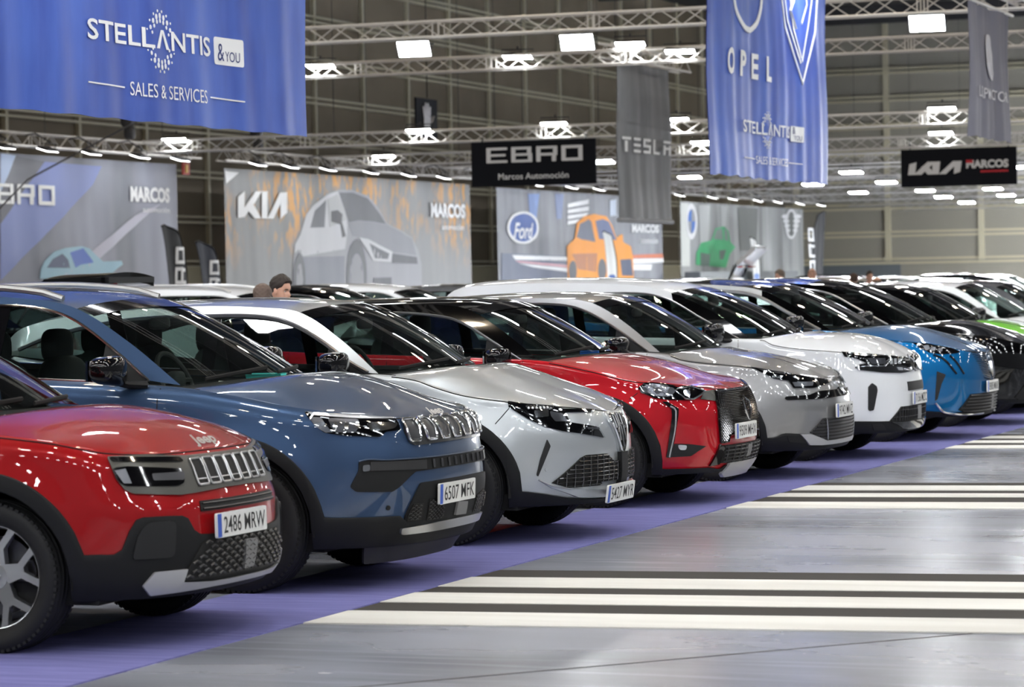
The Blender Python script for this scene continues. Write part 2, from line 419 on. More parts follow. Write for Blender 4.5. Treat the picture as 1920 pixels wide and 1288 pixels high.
# ---------------------------------------------------------------- trusses and floodlights
ALU = mat('truss_aluminium', (.80, .78, .74), .4, .25)
LAMPM = mat('floodlight_lens', (1, 1, 1), .4, emit=LAMP_POWER*.42, ecol=(.96, .985, 1.0)); HOUS = mat('floodlight_housing', (.05, .05, .055), .5)
def shared(key, mb, name, mt, parent, **kw):
    """link a copy of an already built mesh, or build it once"""
    if key in MESHES:
        o = bpy.data.objects.new(name, MESHES[key]); COL.objects.link(o); o.parent = parent; return o
    o = mb().build(name, mt, parent, **kw); MESHES[key] = o.data; return o
def truss(a, b, label, w_=.28, bay=.42):
    a, b = np.array(a, float), np.array(b, float); d = b-a; L_ = np.linalg.norm(d); d /= L_; up = np.array([0, 0, 1.]); sd = np.cross(d, up); h = w_/2
    root = empty('lighting_truss', tuple((a+b)/2)); tag(root, label, 'truss', 'aluminium lighting trusses'); o = -(a+b)/2
    cr = [(-h, -h), (h, -h), (h, h), (-h, h)]
    for s_, u_ in cr:
        m = MB(); m.tube([a+o+sd*s_+up*u_, b+o+sd*s_+up*u_], .025, 6); m.build('chord', ALU, root)
    m = MB(); n = max(2, int(L_/bay)); st = L_/n
    for i in range(n):
        for (s1, u1), (s2, u2) in zip(cr, cr[1:]+cr[:1]):
            p, q = ((s1, u1), (s2, u2)) if i % 2 else ((s2, u2), (s1, u1))
            m.tube([a+o+d*(i*st)+sd*p[0]+up*p[1], a+o+d*((i+1)*st)+sd*q[0]+up*q[1]], .011, 4, caps=False)
        if i % 7 == 3:
            for e in (-.06, .06):
                for (s1, u1), (s2, u2) in zip(cr, cr[1:]+cr[:1]): m.tube([a+o+d*(i*st+e)+sd*s1+up*u1, a+o+d*(i*st+e)+sd*s2+up*u2], .014, 4, caps=False)
    m.build('bracing', ALU, root)
    for t in (.12, .5, .88): c = a+o+(b-a)*t; m = MB(); m.tube([c+[0, 0, h], [c[0], c[1], CEIL-.004-(a+b)[2]/2]], .008, 4); m.build('suspension_cable', HOUS, root)
    return root
LAMPF = mat('far_floodlight_lens', (1, 1, 1), .4, emit=LAMP_POWER*2.1, ecol=(.97, .985, 1.0)); LAMPW = mat('backdrop_light_lens', (1, 1, 1), .4, emit=LAMP_POWER*.05, ecol=(.97, .985, 1.0)); LAMP0 = None; MESHES = {}; FARME = []; WASHME = []; SOFTME = []; LAMPS_ = mat('soft_floodlight_lens', (1, 1, 1), .4, emit=LAMP_POWER*.16, ecol=(.95, .98, 1.0))
def lamp(loc, tilt, label, rz=0., group='white floodlights on the trusses', sc=1., soft=False):
    """tilt: how far the lens turns from straight down towards -Y (rz turns it round)"""
    global LAMP0
    if LAMP0 is None:
        r = empty('floodlight'); m = MB(); m.box((0, 0, .03), (.62, .34, .06), taper=.85); m.build('housing', HOUS, r)
        m = MB(); m.box((0, 0, -.006), (.58, .30, .012)); m.build('lens', LAMPM, r)
        m = MB(); m.tube([(-.33, 0, .02), (-.33, 0, .16), (.33, 0, .16), (.33, 0, .02)], .012, 5); m.tube([(0, 0, .16), (0, 0, .22)], .02, 6); m.build('yoke', HOUS, r)
        LAMP0 = r; o = r
    else: o = copy_tree(LAMP0)
    wash = loc[0] < -32.5 and rz < -1
    if soft or wash:
        for c_ in o.children:
            if c_.name.startswith('lens'):
                st_ = WASHME if wash else SOFTME
                if not st_: st_.append(c_.data.copy()); st_[0].materials[0] = LAMPW if wash else LAMPS_
                c_.data = st_[0]
        if wash:
            m = MB(); m.tube([(0, 0, .2), (0, -.45, .30), (0, -.72, .16)], .018, 5); shared('bracket', lambda: m, 'bracket', HOUS, o)
    elif loc[1] > 55:
        for c_ in o.children:
            if c_.name.startswith('lens'):
                if not FARME: FARME.append(c_.data.copy()); FARME[0].materials[0] = LAMPF
                c_.data = FARME[0]
    o.location = loc; o.rotation_euler = (-tilt, 0, rz); o.scale = (sc, sc, sc); tag(o, label, 'floodlight', group); return o
ORD = ['first', 'second', 'third', 'fourth', 'fifth', 'sixth', 'seventh', 'eighth', 'ninth', 'tenth', 'eleventh', 'twelfth', 'thirteenth', 'fourteenth', 'fifteenth', 'sixteenth', 'seventeenth', 'eighteenth', 'nineteenth', 'twentieth']
def row(where, pts, tilt, rz=0., sc=1., dz=-.34, soft=False):
    for i, p in enumerate(pts): lamp((p[0], p[1], p[2]+dz), tilt, 'white floodlight, %s from the left, on the %s' % (ORD[i], where), rz, sc=sc, soft=soft)
truss((-36, 50, 6.2), (12, 50, 6.2), 'topmost aluminium truss crossing the hall above all the signs')
truss((-38, 58, 6.18), (12, 58, 6.18), 'second aluminium truss from the top, passing behind the grey banner')
truss((-33.22, 64, 5.02), (8, 64, 5.02), 'aluminium truss carrying the black sign with white letters')
truss((-33.22, 74.6, 5.0), (8, 74.6, 5.0), 'aluminium truss behind the black sign, ending at the autumn backdrop')
truss((-33.22, 83.2, 4.98), (8, 83.2, 4.98), 'aluminium truss just beyond the autumn backdrop truss')
for k, Y in enumerate((93, 103.5, 112.5, 122, 132, 143)):
    truss((-33, Y, 4.95), (10, Y, 4.95), '%s aluminium truss of the far stands, counted from the near end' % ORD[k], bay=.6)
truss((-19.6, 58.2, 6.36), (-19.6, 63.7, 6.36), 'short aluminium truss holding the grey hanging banner')
for y0, y1, nm in ((52, 67.2, 'blue streaked backdrop at the left'), (68.6, 87.4, 'autumn backdrop with the silver car'), (88.6, 107, 'backdrop with the orange car'), (108, 128, 'grey backdrop with the green car')):
    truss((-33.45, y0, 5.0), (-33.45, y1, 5.0), 'aluminium truss along the top of the '+nm)
row('topmost truss', [(-20.44, 49.9, 6.2), (-17.33, 49.9, 6.18), (-11.06, 49.9, 6.22), (-5, 49.9, 6.2), (0, 49.9, 6.2), (5, 49.9, 6.2)], .95, .12, soft=True)
row('second truss from the top', [(-25.91, 58, 6.62), (-21.45, 58, 6.62), (-19.0, 58, 6.78), (-17.94, 58, 6.58), (-9, 58, 6.6), (-3, 58, 6.6)], .16, .2, soft=True)
row('truss carrying the black letter sign', [(-32.39, 64, 5.5), (-26.11, 64, 5.5), (-22.8, 64, 5.54), (-19.91, 64, 5.53), (-13.88, 64, 5.55), (-6, 64, 5.5), (0, 64, 5.5)], .22, .1, soft=True)
row('truss behind the black letter sign', [(-31.52, 74.6, 5.46), (-25.25, 74.6, 5.1), (-22.49, 74.6, 5.5), (-16.21, 74.6, 5.53), (-12.9, 74.6, 5.1), (-6, 74.6, 5.4)], .25, soft=True)
for k, Y in enumerate((83.2, 93, 103.5, 112.5, 122, 132, 143)):
    row('%s far truss' % ORD[k], [(x_+(k % 2)*1.1, Y, 4.93) for j, x_ in enumerate(np.arange(-25.5, 7, 2.4))], .12 if Y < 140 else -.7, sc=1.05)
row('truss of the blue streaked backdrop', [(-32.7, y, 5.08) for y in (54.4, 56.47, 58.37, 60.36, 62.75, 64.83)], .3, -1.57, .9)
row('truss of the autumn backdrop', [(-32.7, y, 5.1) for y in (69.2, 71.2, 73.6, 76.52, 79.28, 81.97, 84.9)], .3, -1.57, .9)
row('truss of the orange car backdrop', [(-32.7, y, 5.08) for y in (90, 93.4, 96.2, 99.5, 102.6, 105.4)], .3, -1.57, .9)
row('truss of the green car backdrop', [(-32.7, y, 5.08) for y in (109.6, 112.4, 116, 119, 122.5, 126)], .3, -1.57, .9)
# the stands nearer the camera carry the same trusses, above the frame
for k, Y in enumerate((-4, 6, 13, 20, 27, 34, 42)):
    truss((-30, Y, 6.6), (18, Y, 6.6), '%s overhead truss of the near stands' % ORD[k], bay=.8)
    row('%s overhead truss' % ORD[k], [(x_+(k % 2)*1.3, Y, 6.6) for x_ in np.arange(-27, 17, 2.7)], (-.6, -.5, -.45, -.4, -.3, -.3, -.2)[k], .2, 1.45, soft=k in (3, 5, 6))
# warm high-bay lamps under the roof
HB = mat('high_bay_lens', (1, .9, .75), .4, emit=LAMP_POWER*.7, ecol=(1, .82, .6)); HB0 = None
k = 0
for X in (-28, -21, -14, -7, 0, 7):
    for Y in (0, 9, 18, 27, 36, 45, 55, 66):
        k += 1
        if HB0 is None:
            r = empty('high_bay_lamp'); m = MB(); m.lathe([(.06, .3), (.12, .22), (.28, .02), (.30, 0), (.27, 0), (.10, .18)], 'z', 20); m.build('reflector', HOUS, r); m = MB(); m.lathe([(.001, .02), (.2, .02), (.2, .04)], 'z', 16); m.build('lens', HB, r); HB0 = r; o = r
        else: o = copy_tree(HB0)
        o.location = (X, Y, CEIL-1.6); tag(o, 'warm high-bay lamp hanging under the dark roof', 'lamp', 'high-bay roof lamps')

# ---------------------------------------------------------------- banners and backdrops
def cloth(X, amp, freq, seed=0, fold=0.):
    r_ = random.Random(seed); ph = [r_.random()*6.28 for _ in range(6)]
    def f(y, z, off=0.):
        y = np.asarray(y, float); z = np.asarray(z, float)
        w_ = amp*(np.sin(y*freq+ph[0])*.5 + np.sin(y*freq*2.3+ph[1]+.5*z)*.3 + np.sin(y*freq*.43+ph[2])*.6 + .16*np.sin(y*freq*4.7+ph[3]+.9*z)) + fold*np.sin(z*2.3+ph[4]+y*.7)
        return np.stack([X + w_ + off, y + 0*z, z + 0*y], -1)
    return f
def sheet(name, f, y0, y1, z0, z1, mt, parent=None, ny=120, nz=14, sag=0.):
    y = np.linspace(y0, y1, ny); z = np.linspace(0, 1, nz); Y, Z = np.meshgrid(y, z, indexing='ij'); ZZ = z0+(z1-z0)*Z + sag*np.sin(Y*9)*(1-Z)
    m = MB(); A_ = f(Y, ZZ, 0.); B_ = f(Y, ZZ, -.012); m.grid(A_); m.grid(B_, flip=True); n = ny*nz
    for i in range(ny-1):
        for j in (0, nz-1): a = i*nz+j; b = a+nz; m.f.append((a, b, b+n, a+n) if j else (b, a, a+n, b+n))
    return m.build(name, mt, parent, angle=80)
GL = {'E': [(0, 0, 1, .17), (0, .42, .92, .58), (0, .83, 1, 1), (0, 0, .2, 1)], 'B': [(0, 0, 1, .17), (0, .42, 1, .58), (0, .83, .96, 1), (0, 0, .2, 1), (.8, 0, 1, .46), (.76, .54, .96, 1)],
      'R': [(0, 0, .2, 1), (0, .83, 1, 1), (.8, .5, 1, 1), (0, .38, 1, .55), (.74, 0, .94, .4)], 'O': [(0, 0, 1, .19), (0, .81, 1, 1), (0, 0, .2, 1), (.8, 0, 1, 1)],
      't': [(0, .82, 1, 1), (.36, 0, .64, .74)], 'e': [(0, .82, 1, 1), (0, .41, 1, .59), (0, 0, 1, .18)], 's': [(0, .82, 1, 1), (0, .41, .22, 1), (0, .41, 1, .59), (.78, 0, 1, .59), (0, 0, 1, .18)], 'l': [(0, 0, .24, 1), (0, 0, 1, .18)], 'a': [(0, .82, 1, 1), (0, 0, .24, .68), (.76, 0, 1, .68), (0, .38, 1, .54)]}
def block(m, s, sf_, x, y, w_, h, gap=.22, off=.012, rot=False):
    n = len(s); cw = w_/(n + gap*(n-1))
    for i, ch in enumerate(s):
        for a, b, c, d in GL[ch]:
            x0 = x + i*cw*(1+gap)
            q = round_poly([(x0+a*cw, y+b*h), (x0+c*cw, y+b*h), (x0+c*cw, y+d*h), (x0+a*cw, y+d*h)], min(cw, h)*.05, 2)
            if rot: q = [(-(v-y)+y*0, u) for u, v in q]
            off += .0016; patch(m, q, sf_, off, .01, max(w_, h)/4)
def art(f, key, cols, parent, names):
    for k, (n, poly) in enumerate(ART[key]):
        if n not in cols: continue
        mt = cols[n]; m = MB(); patch(m, poly, f, .016+.0013*k, .006, .2); m.build(names.get(n, 'print'), mt, parent)
WPR = mat('white_print', lin((236, 238, 240)), .6)
def ink(name, rgb=(128, 128, 128), rough=.6): return mat('ink_'+name, lin(rgb), rough)
# printed artwork on the backdrops: outlines as (distance along the hall, height)
ART = {}
ART['ebro'] = [
 ('band_dark', [(58.71,4.65),(59.95,4.56),(57.95,3.12),(57.98,3.92)]),
 ('band_pale', [(58.02,4.68),(58.71,4.66),(57.98,3.82)]),
 ('band_blue', [(59.95,4.56),(62.7,4.54),(62.25,4.09),(57.9,1.87),(57.95,3.12)]),
 ('streak', [(64.33,3.4),(65.63,3.71),(62.17,2.22),(60.64,1.95)]),
 ('car_body', [(59.67,2.13),(59.84,2.3),(60.27,2.51),(60.79,2.6),(61.65,2.65),(61.99,2.6),(62.66,2.29),(63.59,2.31),(63.65,2.22),(63.35,2.13),(62.76,1.89),(59.61,1.9)]),
 ('car_glass', [(59.94,2.15),(60.21,2.35),(60.65,2.47),(60.92,2.33),(61.02,2.14)]),
 ('car_screen', [(61.04,2.5),(61.71,2.6),(62.2,2.27),(61.58,2.22),(61.3,2.15)]),
]
ART['kia'] = [
 ('corner', [(69.32,4.62),(70.13,4.6),(69.39,4.3)]),
 ('car_body', [(73.29,1.39),(73.32,2.13),(73.49,2.79),(73.88,3.03),(74.28,3.58),(74.77,3.83),(75.66,4.16),(76.46,4.3),(77.47,4.31),(78.49,4.18),(79.32,3.86),(79.94,3.41),(80.91,3.22),(81.78,3.01),(82.22,2.67),(82.53,2.2),(82.49,1.29)]),
 ('car_side', [(73.49,2.75),(73.88,3.01),(74.28,3.56),(74.77,3.81),(75.66,4.13),(76.36,4.26),(76.88,3.7),(77.11,3.3),(76.83,2.65),(74.04,2.44),(73.72,2.63),(73.48,2.52)]),
 ('car_shade', [(74.04,2.42),(76.77,2.45),(76.72,1.35),(74.09,1.38)]),
 ('car_screen', [(76.47,4.22),(77.46,4.24),(78.49,4.1),(79.31,3.74),(79.88,3.39),(78.87,3.44),(77.83,3.47),(77.17,3.4),(76.88,3.74)]),
 ('car_hood', [(77.12,3.38),(77.83,3.47),(78.87,3.42),(79.93,3.37),(80.9,3.17),(81.78,2.97),(82.09,2.48),(80.33,2.58),(78.43,2.94),(77.4,3.02)]),
 ('car_glass', [(74.57,3.22),(74.91,3.69),(75.6,4.0),(75.47,3.24)]),
 ('car_glass2', [(75.7,4.02),(76.35,4.18),(76.88,3.72),(77.04,3.48),(75.81,3.25)]),
 ('car_mirror', [(75.91,3.69),(76.33,3.73),(76.67,3.62),(76.61,3.41),(76.9,3.01),(76.64,2.97),(76.51,3.33),(75.9,3.4)]),
 ('arch1', [(78.35,1.87),(78.3,1.54),(78.17,1.24),(78.0,1.01),(77.78,0.86),(77.55,0.81),(77.33,0.87),(77.13,1.02),(76.98,1.26),(76.89,1.55),(76.87,1.88),(76.92,2.2),(77.04,2.5),(77.21,2.73),(77.43,2.88),(77.66,2.94),(77.88,2.89),(78.08,2.74),(78.24,2.5),(78.33,2.2)]),
 ('rim1', [(78.09,1.77),(78.06,1.54),(77.98,1.32),(77.86,1.16),(77.72,1.05),(77.56,1.02),(77.41,1.06),(77.28,1.17),(77.18,1.33),(77.12,1.54),(77.11,1.78),(77.15,2.01),(77.22,2.22),(77.34,2.38),(77.48,2.49),(77.64,2.53),(77.79,2.49),(77.92,2.38),(78.02,2.22),(78.08,2.01)]),
 ('arch2', [(74.14,1.79),(74.11,1.56),(74.05,1.35),(73.95,1.19),(73.84,1.09),(73.71,1.05),(73.59,1.09),(73.49,1.2),(73.41,1.36),(73.36,1.57),(73.36,1.8),(73.38,2.02),(73.45,2.23),(73.54,2.39),(73.66,2.5),(73.78,2.54),(73.9,2.5),(74.01,2.4),(74.09,2.23),(74.13,2.02)]),
 ('rim2', [(74.02,1.73),(74.0,1.58),(73.95,1.43),(73.89,1.32),(73.82,1.25),(73.74,1.23),(73.66,1.25),(73.6,1.33),(73.54,1.44),(73.52,1.58),(73.51,1.74),(73.53,1.89),(73.57,2.03),(73.63,2.15),(73.71,2.22),(73.79,2.24),(73.86,2.22),(73.93,2.15),(73.98,2.03),(74.01,1.89)]),
 ('lamp', [(77.81,2.98),(78.43,2.94),(80.33,2.58),(80.18,2.28),(78.77,2.32),(78.41,2.61)]),
 ('lamp_in', [(78.53,2.82),(80.06,2.53),(79.94,2.37),(78.93,2.39)]),
 ('band', [(80.33,2.53),(82.09,2.43),(82.14,2.23),(80.31,2.26)]),
 ('intake', [(78.8,1.83),(80.18,1.84),(80.17,1.57),(78.78,1.58)]),
 ('k1', [(70.0,3.97),(70.39,4.12),(70.35,3.45),(69.97,3.42)]),
 ('k2', [(69.97,3.42),(70.35,3.45),(71.39,4.14),(70.99,4.13)]),
 ('k3', [(70.46,3.69),(70.73,3.86),(71.33,3.43),(70.9,3.42)]),
 ('k4', [(71.39,4.14),(71.77,4.15),(71.73,3.43),(71.36,3.43)]),
 ('k5', [(71.73,3.43),(72.1,3.44),(73.0,4.14),(72.59,4.14)]),
 ('k6', [(72.62,4.14),(73.0,4.15),(72.98,3.6),(72.58,3.43)]),
]
ART['ford'] = [
 ('streak1', [(91.8,4.52),(92.98,4.55),(92.57,3.64),(91.94,3.63)]),
 ('streak2', [(94.47,4.58),(95.42,4.6),(95.18,3.74),(94.61,3.73)]),
 ('dark_floor', [(89.34,2.57),(95.69,2.49),(95.66,1.79),(89.29,1.66)]),
 ('white1', [(90.29,2.51),(95.69,2.46),(95.69,2.33),(90.54,2.36)]),
 ('pink', [(90.54,2.33),(95.68,2.19),(95.67,2.09),(90.89,2.27)]),
 ('white2', [(90.8,2.24),(95.67,2.08),(95.66,1.95),(92.31,2.11)]),
 ('win1', [(95.79,4.26),(97.91,4.46),(97.91,4.3),(95.78,4.13)]),
 ('win2', [(95.78,4.06),(97.9,4.22),(97.89,4.07),(95.77,3.94)]),
 ('win3', [(95.77,3.87),(97.89,4.0),(97.53,3.87),(95.76,3.74)]),
 ('win4', [(95.76,3.68),(96.93,3.76),(96.53,3.62),(95.75,3.55)]),
 ('lit', [(100.17,4.47),(100.91,4.52),(100.88,3.95),(100.14,3.9)]),
 ('orange_far', [(102.46,2.54),(106.18,2.6),(106.28,2.44),(102.56,2.42)]),
 ('white3', [(102.56,2.4),(106.28,2.43),(106.27,2.27),(102.55,2.23)]),
 ('white4', [(102.66,2.2),(104.89,2.2),(104.77,1.99),(102.65,2.0)]),
 ('car_body', [(95.65,1.69),(95.61,2.81),(96.41,3.11),(96.63,3.63),(97.33,3.86),(98.44,3.96),(99.67,3.9),(100.38,3.57),(100.88,3.14),(101.32,3.25),(101.64,3.28),(101.68,3.01),(102.48,2.85),(102.68,2.47),(102.74,1.65)]),
 ('car_shade', [(96.08,2.56),(98.67,2.6),(98.54,1.94),(96.64,2.04)]),
 ('car_glass', [(96.55,3.14),(96.92,3.6),(97.83,3.77),(98.12,3.68),(98.49,2.99),(97.09,3.06)]),
 ('car_screen', [(98.53,3.72),(99.35,3.79),(99.97,3.7),(100.88,3.07),(98.9,3.09)]),
 ('arch1', [(96.5,1.98),(96.48,1.87),(96.42,1.77),(96.33,1.69),(96.23,1.64),(96.11,1.62),(96.0,1.64),(95.9,1.69),(95.82,1.77),(95.78,1.87),(95.76,1.98),(95.79,2.09),(95.84,2.19),(95.93,2.26),(96.04,2.32),(96.15,2.33),(96.26,2.32),(96.36,2.26),(96.44,2.19),(96.49,2.09)]),
 ('arch2', [(99.61,2.0),(99.58,1.88),(99.51,1.77),(99.4,1.68),(99.27,1.63),(99.13,1.61),(98.99,1.63),(98.87,1.68),(98.78,1.77),(98.72,1.88),(98.7,2.0),(98.73,2.13),(98.8,2.24),(98.91,2.32),(99.03,2.38),(99.17,2.4),(99.31,2.38),(99.44,2.32),(99.53,2.24),(99.59,2.13)]),
 ('lamp', [(101.27,2.37),(102.45,2.4),(102.64,1.79),(101.45,1.8)]),
 ('oval1', [(92.74,3.42),(92.7,3.3),(92.58,3.19),(92.4,3.08),(92.15,3.0),(91.87,2.93),(91.56,2.89),(91.23,2.88),(90.9,2.89),(90.6,2.92),(90.33,2.99),(90.11,3.07),(89.94,3.16),(89.84,3.27),(89.81,3.39),(89.85,3.51),(89.96,3.62),(90.14,3.72),(90.37,3.81),(90.65,3.87),(90.96,3.92),(91.28,3.93),(91.61,3.93),(91.92,3.89),(92.2,3.83),(92.43,3.75),(92.6,3.65),(92.71,3.54)]),
 ('oval2', [(92.51,3.42),(92.48,3.32),(92.38,3.22),(92.22,3.13),(92.02,3.06),(91.78,3.0),(91.51,2.97),(91.23,2.95),(90.96,2.96),(90.7,2.99),(90.47,3.05),(90.28,3.12),(90.14,3.2),(90.05,3.29),(90.03,3.39),(90.06,3.49),(90.16,3.59),(90.31,3.67),(90.5,3.75),(90.74,3.8),(91.0,3.84),(91.28,3.86),(91.56,3.85),(91.82,3.82),(92.05,3.77),(92.25,3.7),(92.4,3.62),(92.49,3.52)]),
]
ART['bmw'] = [
 ('column', [(108.58,4.54),(109.89,4.52),(109.76,2.13),(108.67,2.13)]),
 ('sheen', [(111.06,4.5),(112.5,4.51),(112.16,2.87),(111.21,2.87)]),
 ('sheen2', [(113.97,4.52),(114.84,4.52),(114.67,3.7),(114.05,3.69)]),
 ('dark', [(116.37,4.51),(119.4,4.52),(119.02,2.76),(116.65,2.75)]),
 ('car_glow', [(116.15,2.96),(115.99,2.69),(115.56,2.44),(114.9,2.24),(114.09,2.11),(113.21,2.07),(112.35,2.11),(111.59,2.24),(110.99,2.43),(110.62,2.67),(110.5,2.93),(110.65,3.2),(111.05,3.44),(111.67,3.64),(112.45,3.77),(113.31,3.82),(114.19,3.79),(114.99,3.68),(115.62,3.49),(116.02,3.24)]),
 ('car_body', [(110.58,2.18),(110.66,2.66),(111.34,3.04),(112.67,3.15),(113.18,3.61),(114.42,3.71),(114.97,3.53),(115.2,3.1),(115.95,2.89),(115.11,2.6),(114.58,2.07)]),
 ('car_glass', [(112.85,3.19),(113.3,3.56),(114.17,3.64),(114.26,3.17)]),
 ('car_glass2', [(114.42,3.66),(114.85,3.49),(114.95,3.13),(114.45,3.17)]),
 ('car_dark', [(111.2,2.66),(112.39,2.59),(112.24,2.14),(111.17,2.14)]),
 ('car_dark2', [(113.62,2.74),(114.62,2.78),(114.22,2.39),(113.72,2.39)]),
 ('r1', [(110.79,3.86),(110.76,3.68),(110.67,3.51),(110.54,3.36),(110.38,3.25),(110.19,3.18),(109.99,3.15),(109.8,3.17),(109.62,3.24),(109.47,3.35),(109.36,3.5),(109.29,3.66),(109.28,3.84),(109.31,4.02),(109.4,4.19),(109.53,4.34),(109.69,4.45),(109.87,4.53),(110.07,4.55),(110.27,4.53),(110.45,4.47),(110.6,4.36),(110.71,4.21),(110.78,4.04)]),
 ('r2', [(110.55,3.86),(110.51,3.71),(110.43,3.58),(110.31,3.47),(110.16,3.4),(110.0,3.37),(109.85,3.4),(109.71,3.46),(109.6,3.57),(109.54,3.7),(109.52,3.85),(109.55,3.99),(109.63,4.13),(109.75,4.23),(109.9,4.3),(110.06,4.33),(110.22,4.31),(110.35,4.24),(110.46,4.14),(110.53,4.01)]),
 ('q1', [(110.03,3.85),(110.06,4.31),(109.76,4.22),(109.59,4.05),(109.52,3.85)]),
 ('q2', [(110.03,3.85),(110.0,3.39),(110.3,3.48),(110.47,3.65),(110.55,3.86)]),
 ('o1', [(125.59,3.94),(125.54,3.77),(125.43,3.61),(125.27,3.47),(125.06,3.37),(124.83,3.3),(124.58,3.28),(124.33,3.3),(124.1,3.36),(123.91,3.46),(123.77,3.59),(123.68,3.75),(123.66,3.91),(123.7,4.08),(123.81,4.24),(123.97,4.38),(124.17,4.48),(124.41,4.55),(124.66,4.58),(124.9,4.56),(125.13,4.5),(125.33,4.4),(125.47,4.26),(125.56,4.11)]),
 ('o2', [(125.23,3.93),(125.19,3.77),(125.09,3.62),(124.95,3.5),(124.77,3.42),(124.58,3.39),(124.4,3.42),(124.23,3.49),(124.1,3.61),(124.03,3.75),(124.01,3.92),(124.05,4.08),(124.14,4.23),(124.28,4.35),(124.46,4.43),(124.65,4.46),(124.84,4.44),(125.0,4.36),(125.13,4.25),(125.21,4.1)]),
 ('e00', [(124.26,4.25),(124.17,4.2),(123.93,4.16),(123.62,4.15),(123.3,4.15),(123.07,4.18),(122.99,4.23),(123.08,4.27),(123.31,4.31),(123.63,4.33),(123.94,4.32),(124.18,4.29)]),
 ('e01', [(126.24,4.27),(126.15,4.23),(125.91,4.19),(125.58,4.17),(125.26,4.18),(125.03,4.21),(124.94,4.26),(125.03,4.3),(125.27,4.34),(125.6,4.36),(125.92,4.35),(126.16,4.32)]),
 ('e10', [(124.3,4.05),(124.23,4.0),(124.02,3.97),(123.75,3.95),(123.48,3.96),(123.28,3.99),(123.21,4.03),(123.29,4.08),(123.49,4.12),(123.76,4.13),(124.03,4.12),(124.23,4.09)]),
 ('e11', [(126.02,4.07),(125.94,4.02),(125.74,3.99),(125.45,3.97),(125.18,3.98),(124.97,4.01),(124.9,4.06),(124.98,4.1),(125.19,4.14),(125.47,4.16),(125.75,4.15),(125.95,4.12)]),
 ('e20', [(124.35,3.85),(124.28,3.8),(124.11,3.77),(123.88,3.75),(123.65,3.76),(123.49,3.79),(123.43,3.84),(123.49,3.89),(123.66,3.92),(123.89,3.94),(124.12,3.93),(124.29,3.9)]),
 ('e21', [(125.8,3.87),(125.74,3.82),(125.56,3.78),(125.32,3.77),(125.09,3.78),(124.92,3.81),(124.86,3.86),(124.93,3.9),(125.1,3.94),(125.34,3.95),(125.57,3.94),(125.74,3.91)]),
 ('e30', [(124.4,3.65),(124.34,3.61),(124.2,3.57),(124.01,3.56),(123.83,3.57),(123.69,3.6),(123.64,3.64),(123.7,3.69),(123.84,3.73),(124.02,3.74),(124.21,3.73),(124.35,3.7)]),
 ('e31', [(125.58,3.66),(125.53,3.62),(125.39,3.58),(125.19,3.57),(125.0,3.58),(124.87,3.61),(124.82,3.66),(124.87,3.7),(125.01,3.74),(125.21,3.75),(125.4,3.74),(125.53,3.71)]),
 ('shop', [(120.72,3.88),(120.86,3.88),(120.86,3.84),(120.72,3.84)]),
]
# ---------------------------------------------------------------- cars
BLK = mat('black_plastic', (.010, .0105, .0115), .6, spec=.25)
GBLK = mat('gloss_black', (.004, .004, .005), .08, 0, .5, .02, spec=.3)
RUB = mat('tyre_rubber', (.012, .012, .013), .62, spec=.35)
CHR = mat('chrome', (.78, .79, .81), .14, 1.)
SATIN = mat('satin_aluminium', (.52, .53, .54), .32, .9)
DARKM = mat('dark_satin_metal', (.10, .10, .11), .35, .8)
SKID = mat('silver_skid_paint', (.50, .50, .51), .42, .35)
ALLOY = mat('alloy_rim', (.55, .56, .58), .25, .95)
WGLASS = glass('windscreen_glass', (.66, .74, .70), .05)
SGLASS = glass('side_window_glass', (.55, .63, .61), .055)
LENS = glass('lamp_lens', (.80, .82, .84), .07)
LINER = mat('wheel_liner', (.006, .006, .006), .9)
UPH = mat('dark_upholstery', (.035, .036, .038), .7)
DASH = mat('dashboard_grey', (.22, .25, .245), .6)
PLWHITE = mat('plate_white', lin((225, 226, 224)), .4)
PLBLUE = mat('plate_blue', lin((30, 80, 185)), .4)
PLBLACK = mat('plate_black', (.012, .012, .014), .5)
REFL = mat('lamp_reflector', (.62, .63, .65), .14, 1.)
GREYR = mat('lamp_bezel_grey', lin((120, 122, 128)), .3, .5)
DRL = mat('lamp_strip_white', lin((205, 206, 210)), .25)
REDL = mat('tail_lamp_red', lin((150, 10, 14)), .15, 0, 1.)
MIRG = mat('mirror_glass', (.6, .62, .64), .02, 1.)
WHEELS = {}

